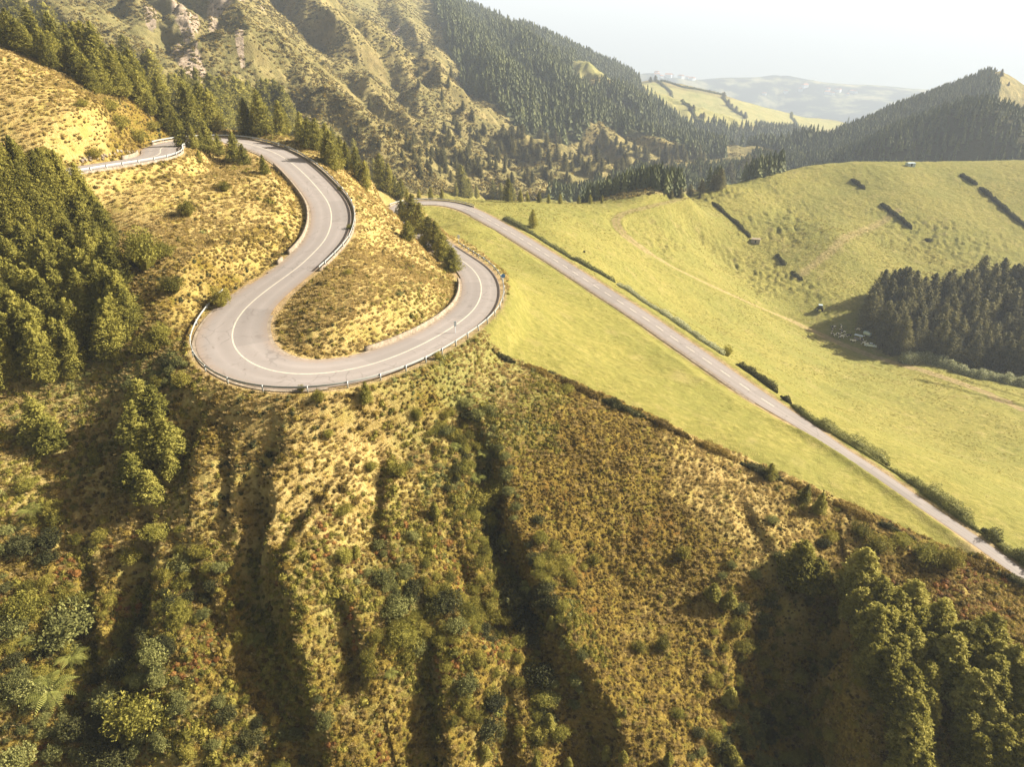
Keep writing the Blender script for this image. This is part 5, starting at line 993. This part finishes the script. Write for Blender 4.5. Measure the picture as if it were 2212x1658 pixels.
# cows
b = NB('black_and_white_hide', .7, .2); tcn = b.n('ShaderNodeTexCoord'); oi = b.n('ShaderNodeObjectInfo'); va = b.n('ShaderNodeVectorMath', operation='ADD'); cb = b.n('ShaderNodeCombineXYZ'); b.l(b.math('MULTIPLY', oi.outputs['Random'], 40), cb.inputs[0]); b.l(tcn.outputs['Object'], va.inputs[0]); b.l(cb.outputs[0], va.inputs[1])
nz = b.noise(1.3, 1, .4, va.outputs[0]); b.col(b.mix(b.step(nz, .49, .51), (.78,.74,.68), (.02,.018,.016))); M_COW = b.m
def cow_mesh():
    X_ = (1, 0, 0)
    body = loft([((-1.15, 0, 1.05), .10, .12, X_), ((-1.08, 0, 1.08), .24, .28, X_), ((-.8, 0, 1.04), .33, .38, X_), ((-.3, 0, .98), .37, .42, X_), ((.25, 0, .98), .36, .42, X_), ((.7, 0, 1.02), .28, .38, X_), ((.92, 0, 1.1), .20, .28, X_), ((1.15, 0, 1.22), .13, .19, (1, 0, .5)), ((1.35, 0, 1.34), .11, .15, (1, 0, .3)), ((1.45, 0, 1.36), .13, .15, (1, 0, -.4)), ((1.62, 0, 1.26), .11, .12, (1, 0, -.6)), ((1.82, 0, 1.12), .075, .08, (1, 0, -.6)), ((1.88, 0, 1.07), .05, .05, (1, 0, -.6))], 12)
    parts = [body]; D = (0.05, 0, -1)
    for x, y in ((.68, .17), (.68, -.17)): parts.append(loft([((x, y, .95), .10, .13, D), ((x + .02, y, .62), .065, .08, D), ((x + .02, y, .42), .06, .065, D), ((x, y, .1), .04, .045, D), ((x + .02, y, .0), .06, .07, D)], 8))
    for x, y in ((-.85, .18), (-.85, -.18)): parts.append(loft([((x, y, .98), .13, .2, D), ((x + .08, y, .68), .09, .12, D), ((x - .06, y, .48), .055, .065, D), ((x, y, .1), .04, .045, D), ((x + .03, y, 0), .06, .07, D)], 8))
    parts += [loft([((-.55, 0, .68), .06, .08, X_), ((-.42, 0, .62), .14, .1, X_), ((-.25, 0, .66), .05, .05, X_)], 8), cyl((-1.14, 0, 1.2), (-1.24, 0, .55), .03, .02, 6)]
    for s in (-1, 1): parts += [loft([((1.42, s * .1, 1.45), .03, .03, (0, s, .1)), ((1.40, s * .2, 1.46), .02, .06, (0, s, 0)), ((1.40, s * .28, 1.43), .01, .02, (0, s, 0))], 6), cyl((1.44, s * .08, 1.48), (1.46, s * .15, 1.6), .025, .008, 6)]
    v, f = merge(parts); me = bpy.data.meshes.new('cow'); me.from_pydata(v.tolist(), [], f); smooth(me); me.materials.append(M_COW); return me
COW = cow_mesh()
for x, y, a, sx, lb in [(1800,711,200,1,'topmost cow at the left end of the herd'),(1797,717,250,1,'pale-backed cow at the left end of the herd, above the track'),(1799,727,300,1,'cow stepping onto the track at the left of the herd'),(1817,711,80,1,'cow standing back in the shade, upper middle of the herd'),(1820,721,120,1,'cow with white shoulder in the herd middle'),(1811,726,10,1,'black cow left of the herd middle'),(1818,731,330,1,'nearest cow to the track in the herd middle'),(1824,726,60,1,'cow tucked behind the middle of the herd'),
                    (1833,729,190,1,'big pale cow walking right of the herd middle'),(1842,741,170,1,'white and brown cow grazing near the tracks edge, right'),(1860,738,100,1,'whitish cow beside the milking trailer, left side'),(1864,745,20,1,'dark-headed cow in front of the milking trailer'),(1872,748,160,1,'cow between trailer and pickup'),(1852,716,0,1,'lone cow further back in the grove shade'),(1814,733,220,1,'cow at the lower left edge of the middle group')]:
    g = put(x, y, 150)
    if not g: continue
    o = bpy.data.objects.new('cow', COW); COL.objects.link(o); o.location = g; o.rotation_euler = (0, 0, R(a)); o.scale = (1.05,) * 3; tagd(o, lb, 'cow', 'cows of the herd by the grove')
# hut and shed on the hill pasture
g = put(1632, 524, 180); ht = empty('stone_hut', g, 'tiny stone hut with pale flat roof at the foot of the hedge strip', 'hut', rz=R(-20)); ht.scale = (.85,) * 3; mk('wall', [bxx(-2.4, 2.4, -1.7, 1.7, -.6, 2.0)], M_GRYS, ht); mk('roof', [bxx(-2.6, 2.6, -1.9, 1.9, 2.003, 2.2)], M_CONC, ht); mk('door', [bxx(-.4, .4, -1.76, -1.703, 0, 1.6)], M_BLK, ht)
g = put(1966, 359, 400); ht = empty('shed', g, 'small pale blue shed on the crest of the hill pasture', 'shed', rz=R(5)); mk('wall', [bxx(-2.5, 2.5, -1.5, 1.5, -.5, 1.9)], M_CHR, ht); mk('roof', [bxx(-2.6, 2.6, -1.6, 1.6, 1.903, 2.2, .3, 1.2)], M_CHR, ht); mk('door', [bxx(-.5, .5, -1.56, -1.503, 0, 1.7)], M_BLK, ht)
# signs and poles
def sign(x, y, hpx, face, label, w=.6, shape='disc', rmin=0):
    g = put(x, y, rmin)
    if not g: return
    h = 2.3; r = empty('road_sign', g, label, 'road sign', rz=0); mk('pole', [cyl((0, 0, -.3), (0, 0, h), .05, n=8)], M_WHT, r)
    o = mk('sign_face', [cyl((0, -.06, h - .1), (0, -.10, h - .1), w, n=20) if shape == 'disc' else bxx(-w, w, -.10, -.06, h - .9, h + .1)], face, r)
sign(1087, 668 - 50, 16, M_BLU, 'small blue round sign on a post outside the right-hand curve', .45)
sign(991, 527, 20, M_WHT, 'small white sign on a post at the top of the right leg rail', .3, 'sq')
sign(984, 722, 14, M_WHT, 'thin white post with small plate at the right leg guardrail', .22, 'sq')
g = put(334, 272, 150); pp = empty('utility_pole', g, 'leaning pale utility pole on the bank above the upper road', 'pole'); pp.rotation_euler = (0, R(-18), 0); mk('shaft', [cyl((0, 0, -.5), (0, 0, 6.5), .12, .09, 8)], M_CONC, pp); mk('crossarm', [bxx(-.8, .8, -.06, .06, 6.0, 6.15)], M_GRYS, pp)
# stones above the road stub at the left
rng = np.random.default_rng(4)
for k in range(26):
    x, y = along([(170,352),(200,348),(240,338),(285,330)], 26)[k]; g = put(x + rng.uniform(-6, 6), y - rng.uniform(-2, 8), 120)
    if not g: continue
    v, f = blobcore([(0, 0, .1)], [(rng.uniform(.25, .6), rng.uniform(.25, .5), rng.uniform(.2, .4))], rng, 6); o = mk('stone', [(v, [tuple(dict.fromkeys(q)) for q in f])], M_CONC); o.location = g; tagd(o, 'pale stone in the scree strip above the road stub at far left', 'stone', 'stones above the road stub')
# far town: white houses
rng = np.random.default_rng(9)
W0 = None
for k in range(34):
    x = rng.uniform(1418, 1505) if k < 22 else rng.uniform(1640, 1900); y = (163 + (x - 1418) * .09 + rng.uniform(-4, 4)) if k < 22 else 200 + rng.uniform(-12, 10)
    g = put(x, y, 2600)
    if not g: continue
    r = empty('house', g, 'tiny white house in the hazy town beyond the ridge' if k < 22 else 'tiny white building scattered on the hazy coastal plain', 'house', 'houses of the far town' if k < 22 else 'buildings on the coastal plain', rz=rng.uniform(0, 3)); sc = rng.uniform(1.5, 3.2); r.scale = (sc, sc, sc)
    if W0 is None: W0 = mk('wall', [bxx(-7, 7, -5, 5, -6, 6)], M_WHT, r); R0 = mk('roof', [bxx(-7.5, 7.5, -5.5, 5.5, 6.01, 9, 1.5, 5)], M_ROOF, r)
    else:
        for q in (W0, R0): c_ = q.copy(); COL.objects.link(c_); c_.parent = r
#@@HAZE
hb = bpy.data.materials.new('haze_air'); hb.use_nodes = True; t_ = hb.node_tree; t_.nodes.clear()
ho = t_.nodes.new('ShaderNodeOutputMaterial'); hv = t_.nodes.new('ShaderNodeVolumePrincipled'); t_.links.new(hv.outputs[0], ho.inputs['Volume'])
hv.inputs['Color'].default_value = (.66, .79, 1.0, 1); hv.inputs['Density'].default_value = .0002; hv.inputs['Anisotropy'].default_value = .1
zt, zb_ = 440, SEA - 400; hx, y0, y1 = 96000, -300, 97000
HV = [(-hx, y0, zb_), (hx, y0, zb_), (hx, y1, zb_), (-hx, y1, zb_), (-hx, y0, zt), (hx, y0, zt), (hx, y1, zt), (-hx, y1, zt)]
hm = new_mesh('haze', HV, [(0, 3, 2, 1), (4, 5, 6, 7), (0, 1, 5, 4), (1, 2, 6, 5), (2, 3, 7, 6), (3, 0, 4, 7)]); link('haze', hm, hb, kind='stuff')
